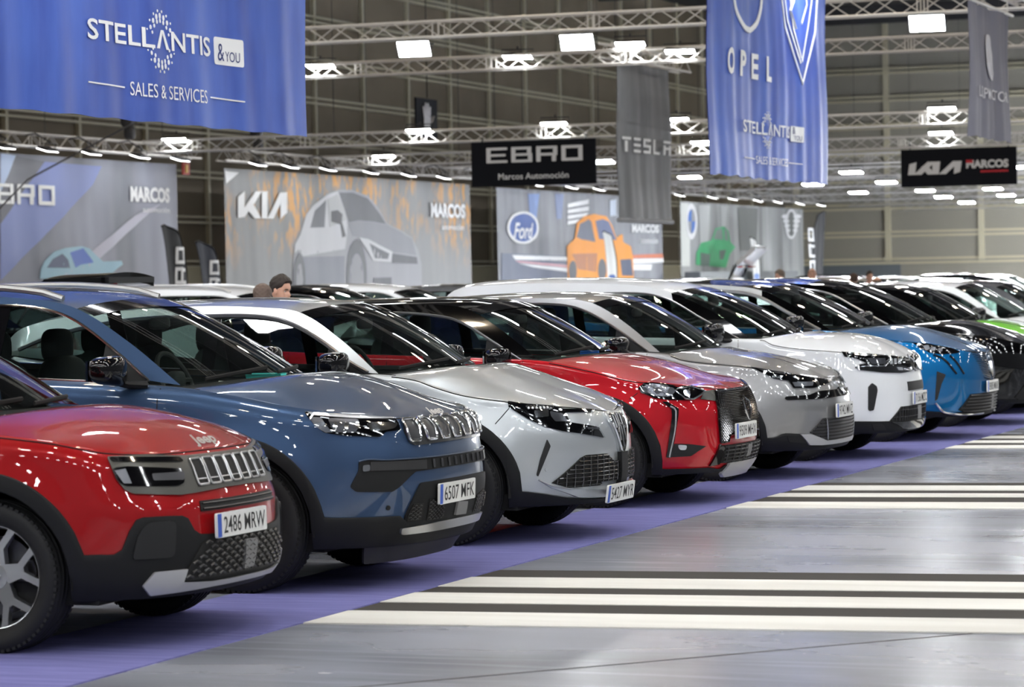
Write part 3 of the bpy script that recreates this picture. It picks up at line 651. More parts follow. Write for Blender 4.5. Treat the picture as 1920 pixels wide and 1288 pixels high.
def wheel_mesh(R, rim, wd, style):
    k = (R, rim, wd, style)
    if k in WHEELS: return WHEELS[k]
    t = MB(); h = wd/2; sw = R-rim
    prof = [(rim-.012, -h*.62), (rim+.004, -h*.80), (rim+.3*sw, -h*.98), (rim+.6*sw, -h*1.0), (R-.02, -h*.93), (R-.006, -h*.80)]
    tr = []
    for g in (-.52, -.18, .18, .52):
        tr += [(R, g*h-.012), (R-.008, g*h-.008), (R-.008, g*h+.008), (R, g*h+.012)]
    prof += tr + [(a, -b_) for a, b_ in prof[::-1]]
    t.lathe(prof, 'y', 64)
    for i in range(70):                                     # shoulder blocks of the tread
        a = i*2*np.pi/70
        for sgn in (-1, 1):
            c = np.array([np.cos(a)*(R-.013), sgn*h*.84, np.sin(a)*(R-.013)]); ra = np.array([[np.cos(a), 0, -np.sin(a)], [0, 1, 0], [np.sin(a), 0, np.cos(a)]])
            t.box(c, (.014, .022, .017), ra)
    m = MB(); m.lathe([(rim-.004, -h*.66), (rim-.016, -h*.60), (rim-.03, -h*.3), (rim-.04, h*.6)], 'y', 56)
    f = -h*.52
    def spoke(a, pts, th=.035):
        """flat bar in the wheel plane: pts (radius, half width, depth), rotated by a"""
        V = []
        for r_, hw, dep, off in pts:
            for sg in (-1, 1):
                for dd in (0, th): V.append((r_, sg*hw+off, dep+dd))
        V = np.array(V); ca, sa = np.cos(a), np.sin(a)
        W = np.c_[V[:, 0]*ca-V[:, 1]*sa, V[:, 2], V[:, 0]*sa+V[:, 1]*ca]; n = len(pts); fs = []
        for i in range(n-1):
            o = 4*i; q = o+4
            fs += [(o, o+2, q+2, q), (o+1, q+1, q+3, o+3), (o, q, q+1, o+1), (o+2, o+3, q+3, q+2)]
        fs += [(0, 1, 3, 2), (4*n-4, 4*n-2, 4*n-1, 4*n-3)]; m.add(W, fs)
    n5 = 5
    if style == 'y':
        for i in range(5):
            a = i*2*np.pi/5 + .28
            spoke(a, [(.05, .045, f+.01, 0), (rim*.52, .034, f+.004, 0), (rim*.62, .05, f+.002, 0)])
            for sg in (-1, 1): spoke(a, [(rim*.55, .020, f+.002, sg*.018), (rim*.80, .019, f-.002, sg*.062), (rim-.012, .024, f-.004, sg*.088)])
    else:
        for i in range(10):
            a = i*2*np.pi/10
            spoke(a, [(.05, .028, f+.012, 0), (rim*.6, .017, f+.003, 0), (rim-.012, .024, f-.004, .012 if i % 2 else -.012)])
    m.lathe([(0, f-.001), (.026, f-.001), (.030, f+.006), (.058, f+.008), (.062, f+.02), (.062, f+.05)], 'y', 28)
    d = MB(); d.lathe([(.06, h*.1), (rim*.72, h*.1), (rim*.72, h*.22), (.06, h*.22)], 'y', 40)   # brake disc
    r = (t, m, d); WHEELS[k] = r; return r

def superell(m, c, a, n1=.55, n2=.7, nu=20, nv=12, rot=None, shape=None):
    u = np.linspace(-np.pi, np.pi, nu+1)[:-1]; v = np.linspace(-np.pi/2, np.pi/2, nv)
    U, V = np.meshgrid(u, v, indexing='ij'); sp = lambda w_, e: np.sign(w_)*np.abs(w_)**e
    P = np.stack([sp(np.cos(V), n1)*sp(np.cos(U), n2), sp(np.cos(V), n1)*sp(np.sin(U), n2), sp(np.sin(V), n1)], -1)
    if shape is not None: P = shape(P)
    P = P*np.array(a)
    if rot is not None: P = P @ np.array(rot).T
    m.grid(P + np.array(c), wrap=True)

class Car: pass
def build_car(S, loc, label, group=None, name='car', lod=2):
    b = Body(S); root = empty(name, (loc[0], loc[1], 0), S.get('yaw', 0.)); tag(root, label, S.get('cat', 'car'), group)
    root['body_paint'] = S['paint'].name
    K = Car(); K.b = b; K.root = root; K.S = S
    pm = S['paint']; rm = S.get('roof_paint', pm); clad = S.get('clad_mat', BLK)
    flip = np.array([1, -1, 1.])
    # ---- lower body wall
    ra, cw = S['ra'], S.get('cw', .06)
    s = list(np.arange(0, 1.9, .034)) + list(np.arange(1.9, b.smax, .075)) + [b.smax]
    for xc in (b.wx, -b.WB):
        for r_ in (ra, ra+cw):
            for t in np.linspace(0, np.pi, 15): s.append(float(b.s_of_x(xc + r_*np.cos(t))))
            s += [float(b.s_of_x(xc+r_+.002)), float(b.s_of_x(xc-r_-.002))]
    s = np.array(sorted(set(round(x, 4) for x in s))); s = s[np.r_[True, np.diff(s) > .0015]]
    sf = np.r_[-s[::-1][:-1], s]; a = np.abs(sf)
    zt = b.ztop(a); zp = np.maximum(b.zclad(a), b.arch(a, ra+cw)); zb = np.maximum(b.zbot(a), b.arch(a, ra)); zp = np.minimum(zp, zt-.08); zb = np.minimum(zb, zp-.004)
    rows = [zp + (zt-b.R-zp)*t for t in np.linspace(0, 1, 20)] + [zt-b.R+b.R*np.sin(t) for t in (.2, .42, .64, .86, 1.05, 1.22, 1.38, np.pi/2)]
    Z = np.array(rows).T; m = MB(); m.grid(b.P(sf[:, None] + 0*Z, Z))
    K.body = m.build('body_shell', pm, root, angle=50)
    # ---- lower cladding
    rows = [(zb, -.05), (zb, .010)] + [(zb + (zp-zb)*t, .014) for t in np.linspace(.05, .95, 8)] + [(zp, .010), (zp, -.02)]
    m = MB(); m.grid(np.stack([b.P(sf, z_, o_) for z_, o_ in rows], 1)); K.clad = m.build('lower_cladding', clad, root, angle=40)
    # ---- hood
    q = np.linspace(-1, 1, 41); p = np.linspace(0, 1, 26); p = p**1.25
    Q, Pp = np.meshgrid(q, p, indexing='ij'); H = b.hood(Pp, Q); m = MB(); m.grid(H); K.hood = m.build('hood', S.get('hood_paint', pm), root, angle=60)
    m = MB(); he = b.hood(np.ones(41), q); se = b.shell(np.zeros(41), q)
    m.grid(np.stack([he + [-.0, 0, -.006], (he+se)/2 + [0, 0, -.025], se + [-.03, 0, -.012]], 1)); m.build('cowl_panel', BLK, root)
    sc = S['sc']; ls = np.linspace(-sc, sc, 41) if S.get('short_seam') else np.linspace(-float(b.s_of_x(S['rail'][0][0]+.1)), float(b.s_of_x(S['rail'][0][0]+.1)), 91)
    m = MB(); m.tube(b.P(ls, b.ztop(np.abs(ls))-.010, .001), .0035, 5); m.build('hood_gap_shade', LINER, K.hood)  # dark tube drawn for the shaded gap along the hood edge
    # ---- greenhouse
    q = np.linspace(-1, 1, 33)
    def shell_part(nm, u0_, u1_, n, mt, off=0.):
        u = np.linspace(u0_, u1_, n); U, Q = np.meshgrid(u, q, indexing='ij'); P_ = b.shell(U, Q); P_[..., 2] += off
        m = MB(); m.grid(P_, flip=True); return m.build(nm, mt, root, angle=60)
    K.wind = shell_part('windshield', 0, b.uh, 12, WGLASS); K.roof = shell_part('roof', b.uh, b.ur, 20, rm); K.rearw = shell_part('rear_window', b.ur, 1, 8, SGLASS)
    u = np.linspace(b.uh-.035, b.uh, 3); U, Q = np.meshgrid(u, q*.99, indexing='ij'); P_ = b.shell(U, Q) + [0.004, 0, .003]; m = MB(); m.grid(P_, flip=True); m.build('sun_band', GBLK, K.wind)
    u = np.linspace(0, 1, 70)
    ro, di = b.rail(u), b.dlo(u); sides = []
    for g, nm in ((1, 'r'), (-1, 'l')):
        fl = np.array([1, g, 1.]); st = []
        for t in (0, .25, .5, .75, 1):
            xz = ro*(1-t)+di*t; st.append(b.G(xz[:, 0], xz[:, 1], .0)*fl)
        st = np.stack(st, 1); ku = int(np.searchsorted(u, b.uh-.01)); pp_ = S.get('pillar_paint', rm)
        m = MB(); m.grid(st[ku:], flip=(g < 0)); m.build('roof_pillar', pp_, root, angle=50)
        m = MB(); m.grid(st[:ku+1], flip=(g < 0)); m.build('windshield_pillar', S.get('a_paint', pp_), root, angle=50)
        dl = b.dlo(np.linspace(0, 1, 60)); xb = S['xb']
        def region(x0_, x1_):
            top = [tuple(p_) for p_ in dl if x1_ < p_[0] < x0_]
            zt_ = lambda x_: float(b.ztop(b.s_of_x(x_)))+.004
            e0 = min(x0_, top[0][0]); e1 = max(x1_, top[-1][0])
            if x0_ < dl[0][0]: e0 = x0_; top = [(x0_, float(np.interp(-x0_, -dl[:, 0], dl[:, 1])))] + top
            if x1_ > dl[-1][0]: e1 = x1_; top = top + [(x1_, float(np.interp(-x1_, -dl[:, 0], dl[:, 1])))]
            xs = np.linspace(e1, e0, 10); return top + [(x_, zt_(x_)) for x_ in xs]
        sf_ = lambda x_, z_, o_: b.G(x_, z_, o_)*fl
        for x0_, x1_ in ((9, xb+.045), (xb-.045, S.get('xc', -9))):
            try:
                m = MB(); patch(m, region(x0_, x1_), sf_, -.006, .004, .12, flip=(g < 0)); m.build('side_window', SGLASS, root)
            except Exception as ex: print('window', ex)
        m = MB(); patch(m, region(xb+.045, xb-.045), sf_, -.002, .01, .1, flip=(g < 0)); m.build('centre_pillar', GBLK, root)
        tm = S.get('trim', CHR); m = MB(); dd = b.dlo(np.linspace(0, 1, 80)); m.tube(sf_(dd[:, 0], dd[:, 1], .004), S.get('trim_r', .008), 6)
        if S.get('belt_chrome', True):
            xs = np.linspace(dd[0][0], dd[-1][0], 40); m.tube(sf_(xs, b.ztop(b.s_of_x(xs))+.004, .006), .007, 6)
        m.build('window_trim', tm, root)
        xs = np.linspace(S['rail'][0][0]+.12, S['rail'][-1][0], 60); ss_ = b.s_of_x(xs); ztx = b.ztop(ss_)
        e = b.P(ss_, ztx); e2 = b.G(np.minimum(xs, S['rail'][0][0]+.12), ztx+.004)
        m = MB(); m.grid(np.stack([e, e2, e2+[0, .03, -.03]], 1)*fl, flip=(g < 0)); m.build('window_seal', BLK, root)
        if lod > 1:
            ss2 = b.s_of_x(np.linspace(.0, -b.WB-.3, 40)); m = MB(); m.grid(np.stack([b.P(ss2, b.ztop(ss2)-.03, -.07), b.P(ss2, .7+0*ss2, -.09), b.P(ss2, .4+0*ss2, -.09)], 1)*fl, flip=(g < 0)); m.build('door_lining', UPH, root)
            # door mirror
            mx, my, mz = S.get('mirror', (-.42, .99, 1.13)); mm = MB()
            sh = lambda P_: np.stack([P_[..., 0]*(1-.25*np.abs(P_[..., 1])), P_[..., 1], P_[..., 2]*(1-.18*P_[..., 1]) + .1*P_[..., 1]], -1)
            ms = S.get('mirror_size', (.085, .125, .078)); rz = .12
            superell(mm, (mx, my, mz), ms, .6, .62, 28, 16, [[math.cos(rz), -math.sin(rz), 0], [math.sin(rz), math.cos(rz), 0], [0, 0, 1]], sh)
            mm.v = [(x_, -g*y_, z_) for x_, y_, z_ in mm.v]
            if g > 0: mm.f = [f_[::-1] for f_ in mm.f]
            mo = mm.build('door_mirror', S.get('mirror_mat', GBLK), root, angle=80)
            m2 = MB(); m2.tube(np.array([(mx-.0, my-.05, mz-ms[2]*.75), (mx+.05, my-.12, mz-ms[2]*1.0), (mx+.14, b.W2-.09, mz-ms[2]*1.1)])*[1, -g, 1], [.03, .035, .04], 8, flat=.6); m2.build('mirror_arm', BLK, mo)
            m3 = MB(); m3.box((mx-ms[0]*.93, -g*my, mz+.0), (.012, ms[1]*1.45, ms[2]*1.4)); m3.build('mirror_glass', MIRG, mo)
            k_ = b.dlo(np.linspace(.005, .13, 7)); x0_ = float(k_[-1][0]); tri = [tuple(p_) for p_ in k_] + [(x0_, float(b.ztop(b.s_of_x(x0_)))+.004), (float(k_[0][0]), float(b.ztop(b.s_of_x(float(k_[0][0]))))+.003)]
            try: m = MB(); patch(m, tri, sf_, .0, .012, .1, flip=(g < 0)); m.build('mirror_base', BLK, root)
            except Exception: pass
            for hx in (-1.18, -2.05):
                zz = float(b.ztop(b.s_of_x(hx)))-.14; xs = np.linspace(hx, hx-.2, 6); m = MB(); m.tube(np.array([b.P(b.s_of_x(x_), zz, .004+.03*math.sin(math.pi*i/5)**.5) for i, x_ in enumerate(xs)])*fl, .014, 6, flat=1.3); m.build('door_handle', pm, root)
            # door shut lines
            for dx, lean in ((S['rail'][0][0]-.10, .0), (S['xb']+.02, .0), (-2.35, -.0)):
                zs = np.linspace(float(b.zclad(b.s_of_x(dx)))+.03, float(b.ztop(b.s_of_x(dx)))-.012, 12)
                m = MB(); m.tube(b.P(b.s_of_x(dx + lean*zs) + 0*zs, zs, -.0005)*fl, .0035, 5); m.build('door_gap', LINER, root)
    # ---- rear closing panel, under body, liners
    qq = np.linspace(-1, 1, 25); e = b.shell(np.ones(25), qq); smx = b.smax; ss3 = (smx - .0) - (smx - float(b.s_of_x(S['rail'][-1][0])))*np.abs(qq)
    tl = b.T(np.where(qq > 0, -1., 1.)*ss3); m = MB(); m.grid(np.stack([e, tl], 1)); m.build('tailgate', pm, root, angle=60)
    m = MB(); m.box((-b.WB/2, 0, .27), (b.WB+1.0, S['W']-.26, .10)); m.box((.25, 0, .28), (.5, S['W']-.95, .10)); m.build('underbody', LINER, root)
    for xc in (b.wx, -b.WB):
        for g in (1, -1):
            def lin_():
                m = MB(); t = np.linspace(-.12, np.pi+.12, 24); y = np.array([-b.W2+.03, -b.W2+.35]); T_, Y_ = np.meshgrid(t, y, indexing='ij')
                r_ = ra+.012; m.grid(np.stack([r_*np.cos(T_), Y_, S['zw']+r_*np.sin(T_)], -1)); n_ = len(t)
                V = [(r_*np.cos(x_), -b.W2+.35, S['zw']+r_*np.sin(x_)) for x_ in t]; m.add(V, [tuple(range(n_))]); return m
            mm = lin_(); mm.v = [(x_+xc, y_*g, z_) for x_, y_, z_ in mm.v]; mm.build('wheel_liner', LINER, root)
    # ---- wheels
    R, rim, wd = S['wheel']; st = S.get('wheel_style', 'y'); t, rm_, dk = wheel_mesh(R, rim, wd, st)
    for xc in (b.wx, -b.WB):
        for g in (1, -1):
            o = shared((R, rim, wd, 't'), lambda: t, 'wheel', RUB, root, angle=40); o.location = (xc, -g*(b.W2-wd/2-S.get('wheel_in', .02)), R)
            o.rotation_euler = (0, S.get('wheel_rot', .35) if g > 0 else .9, 0 if g > 0 else math.pi)
            r2 = shared((R, rim, wd, st, S.get('rim_mat', ALLOY).name), lambda: rm_, 'rim', S.get('rim_mat', ALLOY), o, angle=35)
            if lod > 1: shared((R, rim, wd, 'd'), lambda: dk, 'brake_disc', DARKM, o)
    # ---- cabin
    if lod > 0:
        xd = S['rail'][0][0]; zd = S['rail'][0][1]
        m = MB(); n_ = 17; y = np.linspace(-b.W2+.17, b.W2-.17, n_); k_ = lambda x_, z_: np.stack([x_+0*y + .16*(1-(y/b.W2)**2), y, z_+0*y], -1)
        m.grid(np.stack([k_(xd+.06, zd-.05), k_(xd-.05, zd-.035), k_(xd-.30, zd-.03), k_(xd-.46, zd-.06), k_(xd-.52, zd-.14), k_(xd-.45, zd-.40), k_(xd-.1, zd-.6)], 1)); m.build('dashboard', S.get('dash_mat', DASH), root)
        m = MB(); m.box((xd-1.6, 0, .42), (2.9, S['W']-.3, .06)); m.build('cabin_floor', LINER, root)
        def seat():
            m = MB(); superell(m, (.05, 0, .62), (.27, .25, .11), .6, .6)
            superell(m, (-.27, 0, .95), (.10, .25, .36), .6, .6, rot=[[.97, 0, -.24], [0, 1, 0], [.24, 0, .97]])
            superell(m, (-.37, 0, 1.36), (.06, .14, .10), .6, .7); return m
        for x_, y_ in ((xd-1.02, .36), (xd-1.02, -.36), (xd-1.85, .38), (xd-1.85, -.38), (xd-1.85, 0)):
            o = shared('seat', seat, 'seat', UPH, root, angle=60); o.location = (x_, y_, S.get('seat_dz', -.06))
        m = MB(); c_ = np.array([xd-.62, .36, zd-.02]); ax = np.array([.9, 0, .43]); e1 = np.array([0, 1, 0.]); e2 = np.cross(ax, e1)
        th = np.linspace(0, 2*np.pi, 29)[:-1]; m.tube([c_ + .18*(math.cos(x_)*e1+math.sin(x_)*e2) for x_ in th], .015, 8, True)
        for x_ in (0, math.pi, -math.pi/2): m.tube([c_, c_ + .18*(math.cos(x_)*e1+math.sin(x_)*e2)], .018, 6)
        superell(m, c_, (.05, .06, .06)); m.build('steering_wheel', UPH, root)
        if lod > 1:
            for y_ in (-.60, .0):
                q0 = np.linspace(y_, y_+.56, 12)/.75; m = MB(); pts = np.array([b.shell(np.array(.004+.014*i/11), np.array(min(x_, .9))) for i, x_ in enumerate(q0)]) + [.008, 0, .006]
                m.tube(pts, .007, 6, flat=1.6); m.build('wiper', LINER, root)
            m = MB(); superell(m, b.shell(np.array(b.uh*.8), np.array(0.)) + [-.08, 0, -.07], (.02, .12, .035)); m.build('rear_view_mirror', BLK, root)
    # roof rails
    if S.get('rails'):
        for g in (1, -1):
            u = np.linspace(b.uh+.04, b.ur-.03, 16); pr = b.rail(u); pts = b.shell(u, np.full(16, .93*g)); k_ = np.sin(np.linspace(0, np.pi, 16))**.35
            pts[:, 2] += .012 + .035*k_; m = MB(); m.tube(pts, .017, 8, flat=1.2); m.build('roof_rail', S['rails'], root)
    # tail lamps
    for g in (1, -1):
        s0 = smx-.62; zz = float(b.ztop(s0))-.16; m = MB(); patch(m, [(s0-.28, zz-.06), (s0+.25, zz-.07), (s0+.25, zz+.06), (s0-.2, zz+.06)], lambda a_, z_, o_: b.P(a_, z_, o_)*np.array([1, g, 1]), .012, .02, .05, flip=(g > 0)); m.build('tail_lamp', REDL, root)
    return K

def wsurf(b, g=1):
    return lambda s_, z_, o_: b.P(np.asarray(s_)*g, z_, o_)
def feat(K, name, mt, poly, off=.008, th=.03, parent=None, mirror=True, h=.04, rnd_=0, label=None):
    """solid panel on the body skin; poly in (s, z); mirrored to the other side"""
    out = []
    if rnd_: poly = round_poly(poly, rnd_)
    ar = sum(poly[i][0]*poly[(i+1) % len(poly)][1]-poly[(i+1) % len(poly)][0]*poly[i][1] for i in range(len(poly)))
    for i, g in enumerate((1, -1) if mirror else (1,)):
        m = MB(); patch(m, poly, wsurf(K.b, g), off, th, h, flip=(g > 0))
        par = parent[i] if isinstance(parent, (list, tuple)) else (parent or K.root)
        o = m.build(name, mt, par, angle=40)
        if label: o['label'] = label
        out.append(o)
    return out
def line(K, name, mt, pts, r=.006, off=.004, parent=None, mirror=True, closed=False, smooth=True, n=6, flat=1.):
    out = []; P_ = np.array(pts, float)
    if smooth and len(P_) > 2 and not closed:
        L_ = np.r_[0, np.cumsum(np.linalg.norm(np.diff(P_, axis=0), axis=1))]; f1, f2 = pchip(L_, P_[:, 0]), pchip(L_, P_[:, 1]); t = np.linspace(0, L_[-1], max(8, int(L_[-1]/.025))); P_ = np.c_[f1(t), f2(t)]
    else: P_ = resample([tuple(x_) for x_ in P_], .03, closed)
    for i, g in enumerate((1, -1) if mirror else (1,)):
        m = MB(); m.tube(K.b.P(P_[:, 0]*g, P_[:, 1], off), r, n, closed, flat=flat)
        par = parent[i] if isinstance(parent, (list, tuple)) else (parent or K.root)
        out.append(m.build(name, mt, par))
    return out
def plate(K, text, z, y=0., w_=.52, h_=.112, push=.02, zrot=0.):
    b = K.b; c = b.P(np.array(0.), np.array(z)); up = b.P(np.array(0.), np.array(z+.05))-b.P(np.array(0.), np.array(z-.05)); up /= np.linalg.norm(up)
    up = (up + np.array([0, 0, 2.]))/np.linalg.norm(up + np.array([0, 0, 2.]))
    rt = np.array([0, 1., 0]); nn = np.cross(rt, up); c = c + nn*push + rt*y
    sf_ = lambda u, v, o: c + np.asarray(u)[..., None]*rt + np.asarray(v)[..., None]*up + np.asarray(o)*nn
    m = MB(); pl = round_poly([(-w_/2, -h_/2), (w_/2, -h_/2), (w_/2, h_/2), (-w_/2, h_/2)], .012); patch(m, pl, sf_, 0, .014, .2); o = m.build('license_plate', PLWHITE, K.root)
    m = MB(); patch(m, [(-w_/2+.003, -h_/2+.003), (-w_/2+.042, -h_/2+.003), (-w_/2+.042, h_/2-.003), (-w_/2+.003, h_/2-.003)], sf_, .0012, .001, .2); m.build('plate_band', PLBLUE, o)
    m = MB(); put_text(m, text, sf_, .022, -h_/2+.019, h_-.038, w_-.085, 'c', .003, off=.0015); m.build('plate_number', PLBLACK, o)
    return o
def marcos(m, f, x0, x1, y0, h, ay0, ah, ax0, ax1, off=.03):
    put_text(m, 'MARCOS', f, x0, y0, h, x1-x0, 'l', .05, off=off); put_text(m, 'automoción', f, ax0, ay0, ah, ax1-ax0, 'l', .01, off=off)
# blue streaked backdrop
f = cloth(-33.7, .022, 2.3, 1); b0 = mat('print_slate', lin((128, 132, 146)), .6); noise_col(b0, lin((112, 115, 126)), lin((150, 154, 170)), .5, 2, (1, 1, .4))
r = empty('backdrop', (0, 0, 0)); tag(r, 'printed backdrop of blue-grey light streaks with a pale blue car, at the far left', 'backdrop', 'printed stand backdrops')
sheet('print_cloth', f, 50.5, 66.55, .005, 4.70, b0, r, 160)
art(f, 'ebro', {'band_dark': ink('slate', (112, 114, 124)), 'band_pale': ink('pale_blue', (178, 196, 226)), 'band_blue': ink('periwinkle', (130, 144, 200)), 'streak': ink('haze', (186, 186, 202)), 'car_body': ink('ice_blue', (150, 190, 208)), 'car_glass': ink('dark_glass', (80, 92, 122)), 'car_screen': ink('azure', (74, 108, 196))}, r, {'car_body': 'printed_car'})
m = MB(); block(m, 'EBRO', f, 56.9, 3.57, 3.4, .45, off=.03); marcos(m, f, 64.1, 66.1, 3.76, .32, 3.49, .13, 64.74, 66.08); m.build('lettering', WPR, r)
# autumn backdrop
f = cloth(-33.7, .022, 2.5, 2); b1 = mat('print_autumn', lin((140, 140, 138)), .6); nt, N, L, p = nodes(b1)
tc = N.new('ShaderNodeTexCoord'); mp = N.new('ShaderNodeMapping'); mp.inputs['Scale'].default_value = (1, 1.6, .8); nz = N.new('ShaderNodeTexNoise'); nz.inputs['Scale'].default_value = 2.6; nz.inputs['Detail'].default_value = 8
rp = N.new('ShaderNodeValToRGB'); rp.color_ramp.elements[0].position = .47; rp.color_ramp.elements[0].color = (*lin((132, 132, 130)), 1); rp.color_ramp.elements[1].position = .6; rp.color_ramp.elements[1].color = (*lin((206, 150, 78)), 1)
nz2 = N.new('ShaderNodeTexNoise'); nz2.inputs['Scale'].default_value = .22; sx = N.new('ShaderNodeSeparateXYZ'); mr = N.new('ShaderNodeMapRange'); mr.inputs['From Min'].default_value = 2.0; mr.inputs['From Max'].default_value = 3.4
gray = N.new('ShaderNodeMix'); gray.data_type = 'RGBA'; gray.inputs[6].default_value = (*lin((136, 138, 140)), 1); mu = N.new('ShaderNodeMath'); mu.operation = 'MULTIPLY'; r2_ = N.new('ShaderNodeValToRGB'); r2_.color_ramp.elements[0].position = .42; r2_.color_ramp.elements[1].position = .56
L.new(tc.outputs['Object'], mp.inputs[0]); L.new(mp.outputs[0], nz.inputs['Vector']); L.new(nz.outputs[0], rp.inputs[0]); L.new(tc.outputs['Object'], sx.inputs[0]); L.new(sx.outputs[2], mr.inputs[0]); L.new(tc.outputs['Object'], nz2.inputs['Vector']); L.new(nz2.outputs[0], r2_.inputs[0]); L.new(mr.outputs[0], mu.inputs[0]); L.new(r2_.outputs[0], mu.inputs[1]); L.new(mu.outputs[0], gray.inputs[0]); L.new(rp.outputs[0], gray.inputs[7]); L.new(gray.outputs[2], p.inputs['Base Color'])
r = empty('backdrop'); tag(r, 'printed backdrop of a silver car before orange autumn trees', 'backdrop', 'printed stand backdrops'); sheet('print_cloth', f, 69.3, 86.65, .005, 4.69, b1, r, 170)
g1, g2, g3 = ink('car_grey', (148, 150, 156)), ink('car_light', (190, 192, 196)), ink('car_dark', (92, 95, 102))
art(f, 'kia', {'corner': WPR, 'car_body': g1, 'car_side': g2, 'car_shade': ink('car_mid', (124, 128, 138)), 'car_screen': g3, 'car_hood': ink('hood_grey', (132, 135, 142)), 'car_glass': g3, 'car_glass2': ink('glass_pale', (168, 170, 172)), 'car_mirror': ink('ink_black', (60, 62, 68)), 'arch1': g3, 'rim1': ink('rim', (140, 142, 148)), 'arch2': g3, 'rim2': ink('rim', (140, 142, 148)), 'lamp': g2, 'lamp_in': g3, 'band': g3, 'intake': g3, **{'k%d' % i: WPR for i in range(1, 7)}}, r, {'car_body': 'printed_car'})
m = MB(); marcos(m, f, 83.2, 86.1, 3.66, .38, 3.27, .17, 84.1, 85.95, .05); m.build('lettering', WPR, r)
# orange car backdrop
f = cloth(-33.7, .024, 2.2, 3); b2 = mat('print_city', lin((128, 132, 140)), .6); noise_col(b2, lin((112, 115, 122)), lin((146, 150, 158)), .6, 3, (1, 1.5, .2))
r = empty('backdrop'); tag(r, 'printed backdrop of an orange car in a city street with a blue oval badge', 'backdrop', 'printed stand backdrops'); sheet('print_cloth', f, 89.0, 106.3, .005, 4.66, b2, r, 160)
og = ink('orange', (232, 148, 40)); wh = WPR; fb = ink('oval_blue', (40, 82, 158))
art(f, 'ford', {'streak1': ink('sky_streak', (118, 146, 200)), 'streak2': ink('sky_streak2', (136, 152, 190)), 'dark_floor': ink('asphalt', (104, 112, 132)), 'white1': wh, 'pink': ink('rose', (214, 168, 178)), 'white2': wh, 'win1': wh, 'win2': wh, 'win3': wh, 'win4': wh, 'lit': ink('lit', (206, 218, 236)), 'orange_far': ink('rust', (206, 116, 84)), 'white3': wh, 'white4': wh, 'car_body': og, 'car_shade': ink('burnt', (176, 116, 78)), 'car_glass': ink('dusk', (98, 104, 122)), 'car_screen': ink('dusk_blue', (92, 104, 140)), 'arch1': g3, 'arch2': g3, 'lamp': ink('navy', (70, 80, 106)), 'oval1': wh, 'oval2': fb}, r, {'car_body': 'printed_car'})
m = MB(); put_text(m, 'Ford', f, 91.25, 3.05, .5, 1.75, 'c', .02, .3, off=.06); marcos(m, f, 102.6, 105.7, 3.38, .26, 2.98, .2, 103.6, 105.6, .05); m.build('lettering', WPR, r)
# green car backdrop
f = cloth(-33.7, .02, 1.9, 4); b3 = mat('print_steel', lin((138, 142, 144)), .5); noise_col(b3, lin((110, 114, 116)), lin((168, 172, 174)), .55, 2, (1, 1.6, .12))
r = empty('backdrop'); tag(r, 'printed steel-grey backdrop with a green car, farthest from the camera', 'backdrop', 'printed stand backdrops'); sheet('print_cloth', f, 108.6, 126.8, .005, 4.6, b3, r, 150)
gr_ = ink('green', (62, 176, 116))
art(f, 'bmw', {'column': ink('column', (222, 226, 222)), 'sheen': ink('sheen', (180, 184, 184)), 'sheen2': ink('sheen', (180, 184, 184)), 'dark': ink('steel_dark', (104, 108, 108)), 'car_body': gr_, 'car_glass': ink('smoke', (120, 140, 132)), 'car_glass2': ink('smoke', (120, 140, 132)), 'car_dark': ink('smoke_dark', (90, 110, 102)), 'car_dark2': ink('smoke_dark', (90, 110, 102)), 'r1': WPR, 'r2': ink('roundel_grey', (150, 154, 160)), 'q1': ink('roundel_blue', (50, 110, 196)), 'q2': ink('roundel_blue', (50, 110, 196)), 'o1': WPR, 'o2': ink('steel_dark', (104, 108, 108)), **{'e%d%d' % (i, j): WPR for i in range(4) for j in range(2)}}, r, {'car_body': 'printed_car'})
# long low grey counter behind the far stands
m = MB(); m.box((-32.6, 113.5, .95), (.6, 14, 1.9)); tag(m.build('display_counter', mat('counter_grey', lin((112, 118, 122)), .5)), 'grey low partition under the far end of the backdrops', 'partition')

def dots(m, f, cy, cz, ry, rz, n=(18, 18, 16), k=(1., .84, .68), sz=(.5, 1., .8), base=.022):
    """ring of printed dots"""
    for j, (nn, kk, ss) in enumerate(zip(n, k, sz)):
        for i in range(nn):
            a = (i + .5*(j % 2))*2*math.pi/nn
            if abs(math.sin(a)) < .22: continue
            y, z = cy+ry*kk*math.cos(a), cz+rz*kk*math.sin(a); rr_ = base*ss*(.6+.5*abs(math.sin(a)))
            patch(m, [(y+rr_*.8*math.cos(t), z+rr_*math.sin(t)) for t in np.linspace(0, 2*np.pi, 9)[:-1]], f, .008, .006, .2)
BLUEB = mat('banner_blue', lin((58, 88, 178)), .5, sheen=0); noise_col(BLUEB, lin((52, 80, 168)), lin((72, 104, 192)), 1.2, 8, (1, 2, .5), bump=.15)
def group_logo(m, f, y0, y1, z0, h, box, amp_txt, off=.010):
    put_text(m, 'STELL', f, y0, z0, h, (y1-y0)*.522, 'l', .015, off=off); put_text(m, 'NTIS', f, y0+(y1-y0)*.663, z0, h, (y1-y0)*.337, 'l', .015, off=off)
    a0, a1 = y0+(y1-y0)*.540, y0+(y1-y0)*.645; w_ = (a1-a0)*.2                    # the letter A without its bar
    patch(m, [(a0, z0), (a0+w_, z0), ((a0+a1)/2+w_*.3, z0+h), ((a0+a1)/2-w_*.5, z0+h)], f, off, .006, .2); patch(m, [(a1-w_, z0), (a1, z0), ((a0+a1)/2+w_*.5, z0+h), ((a0+a1)/2-w_*.3, z0+h)], f, off, .006, .2)
r = empty('hanging_banner'); tag(r, 'large blue hanging banner with a dotted ring logo, at the upper left', 'banner', 'blue hanging banners'); f = cloth(-11.2, .022, 3.3, 5, .012)
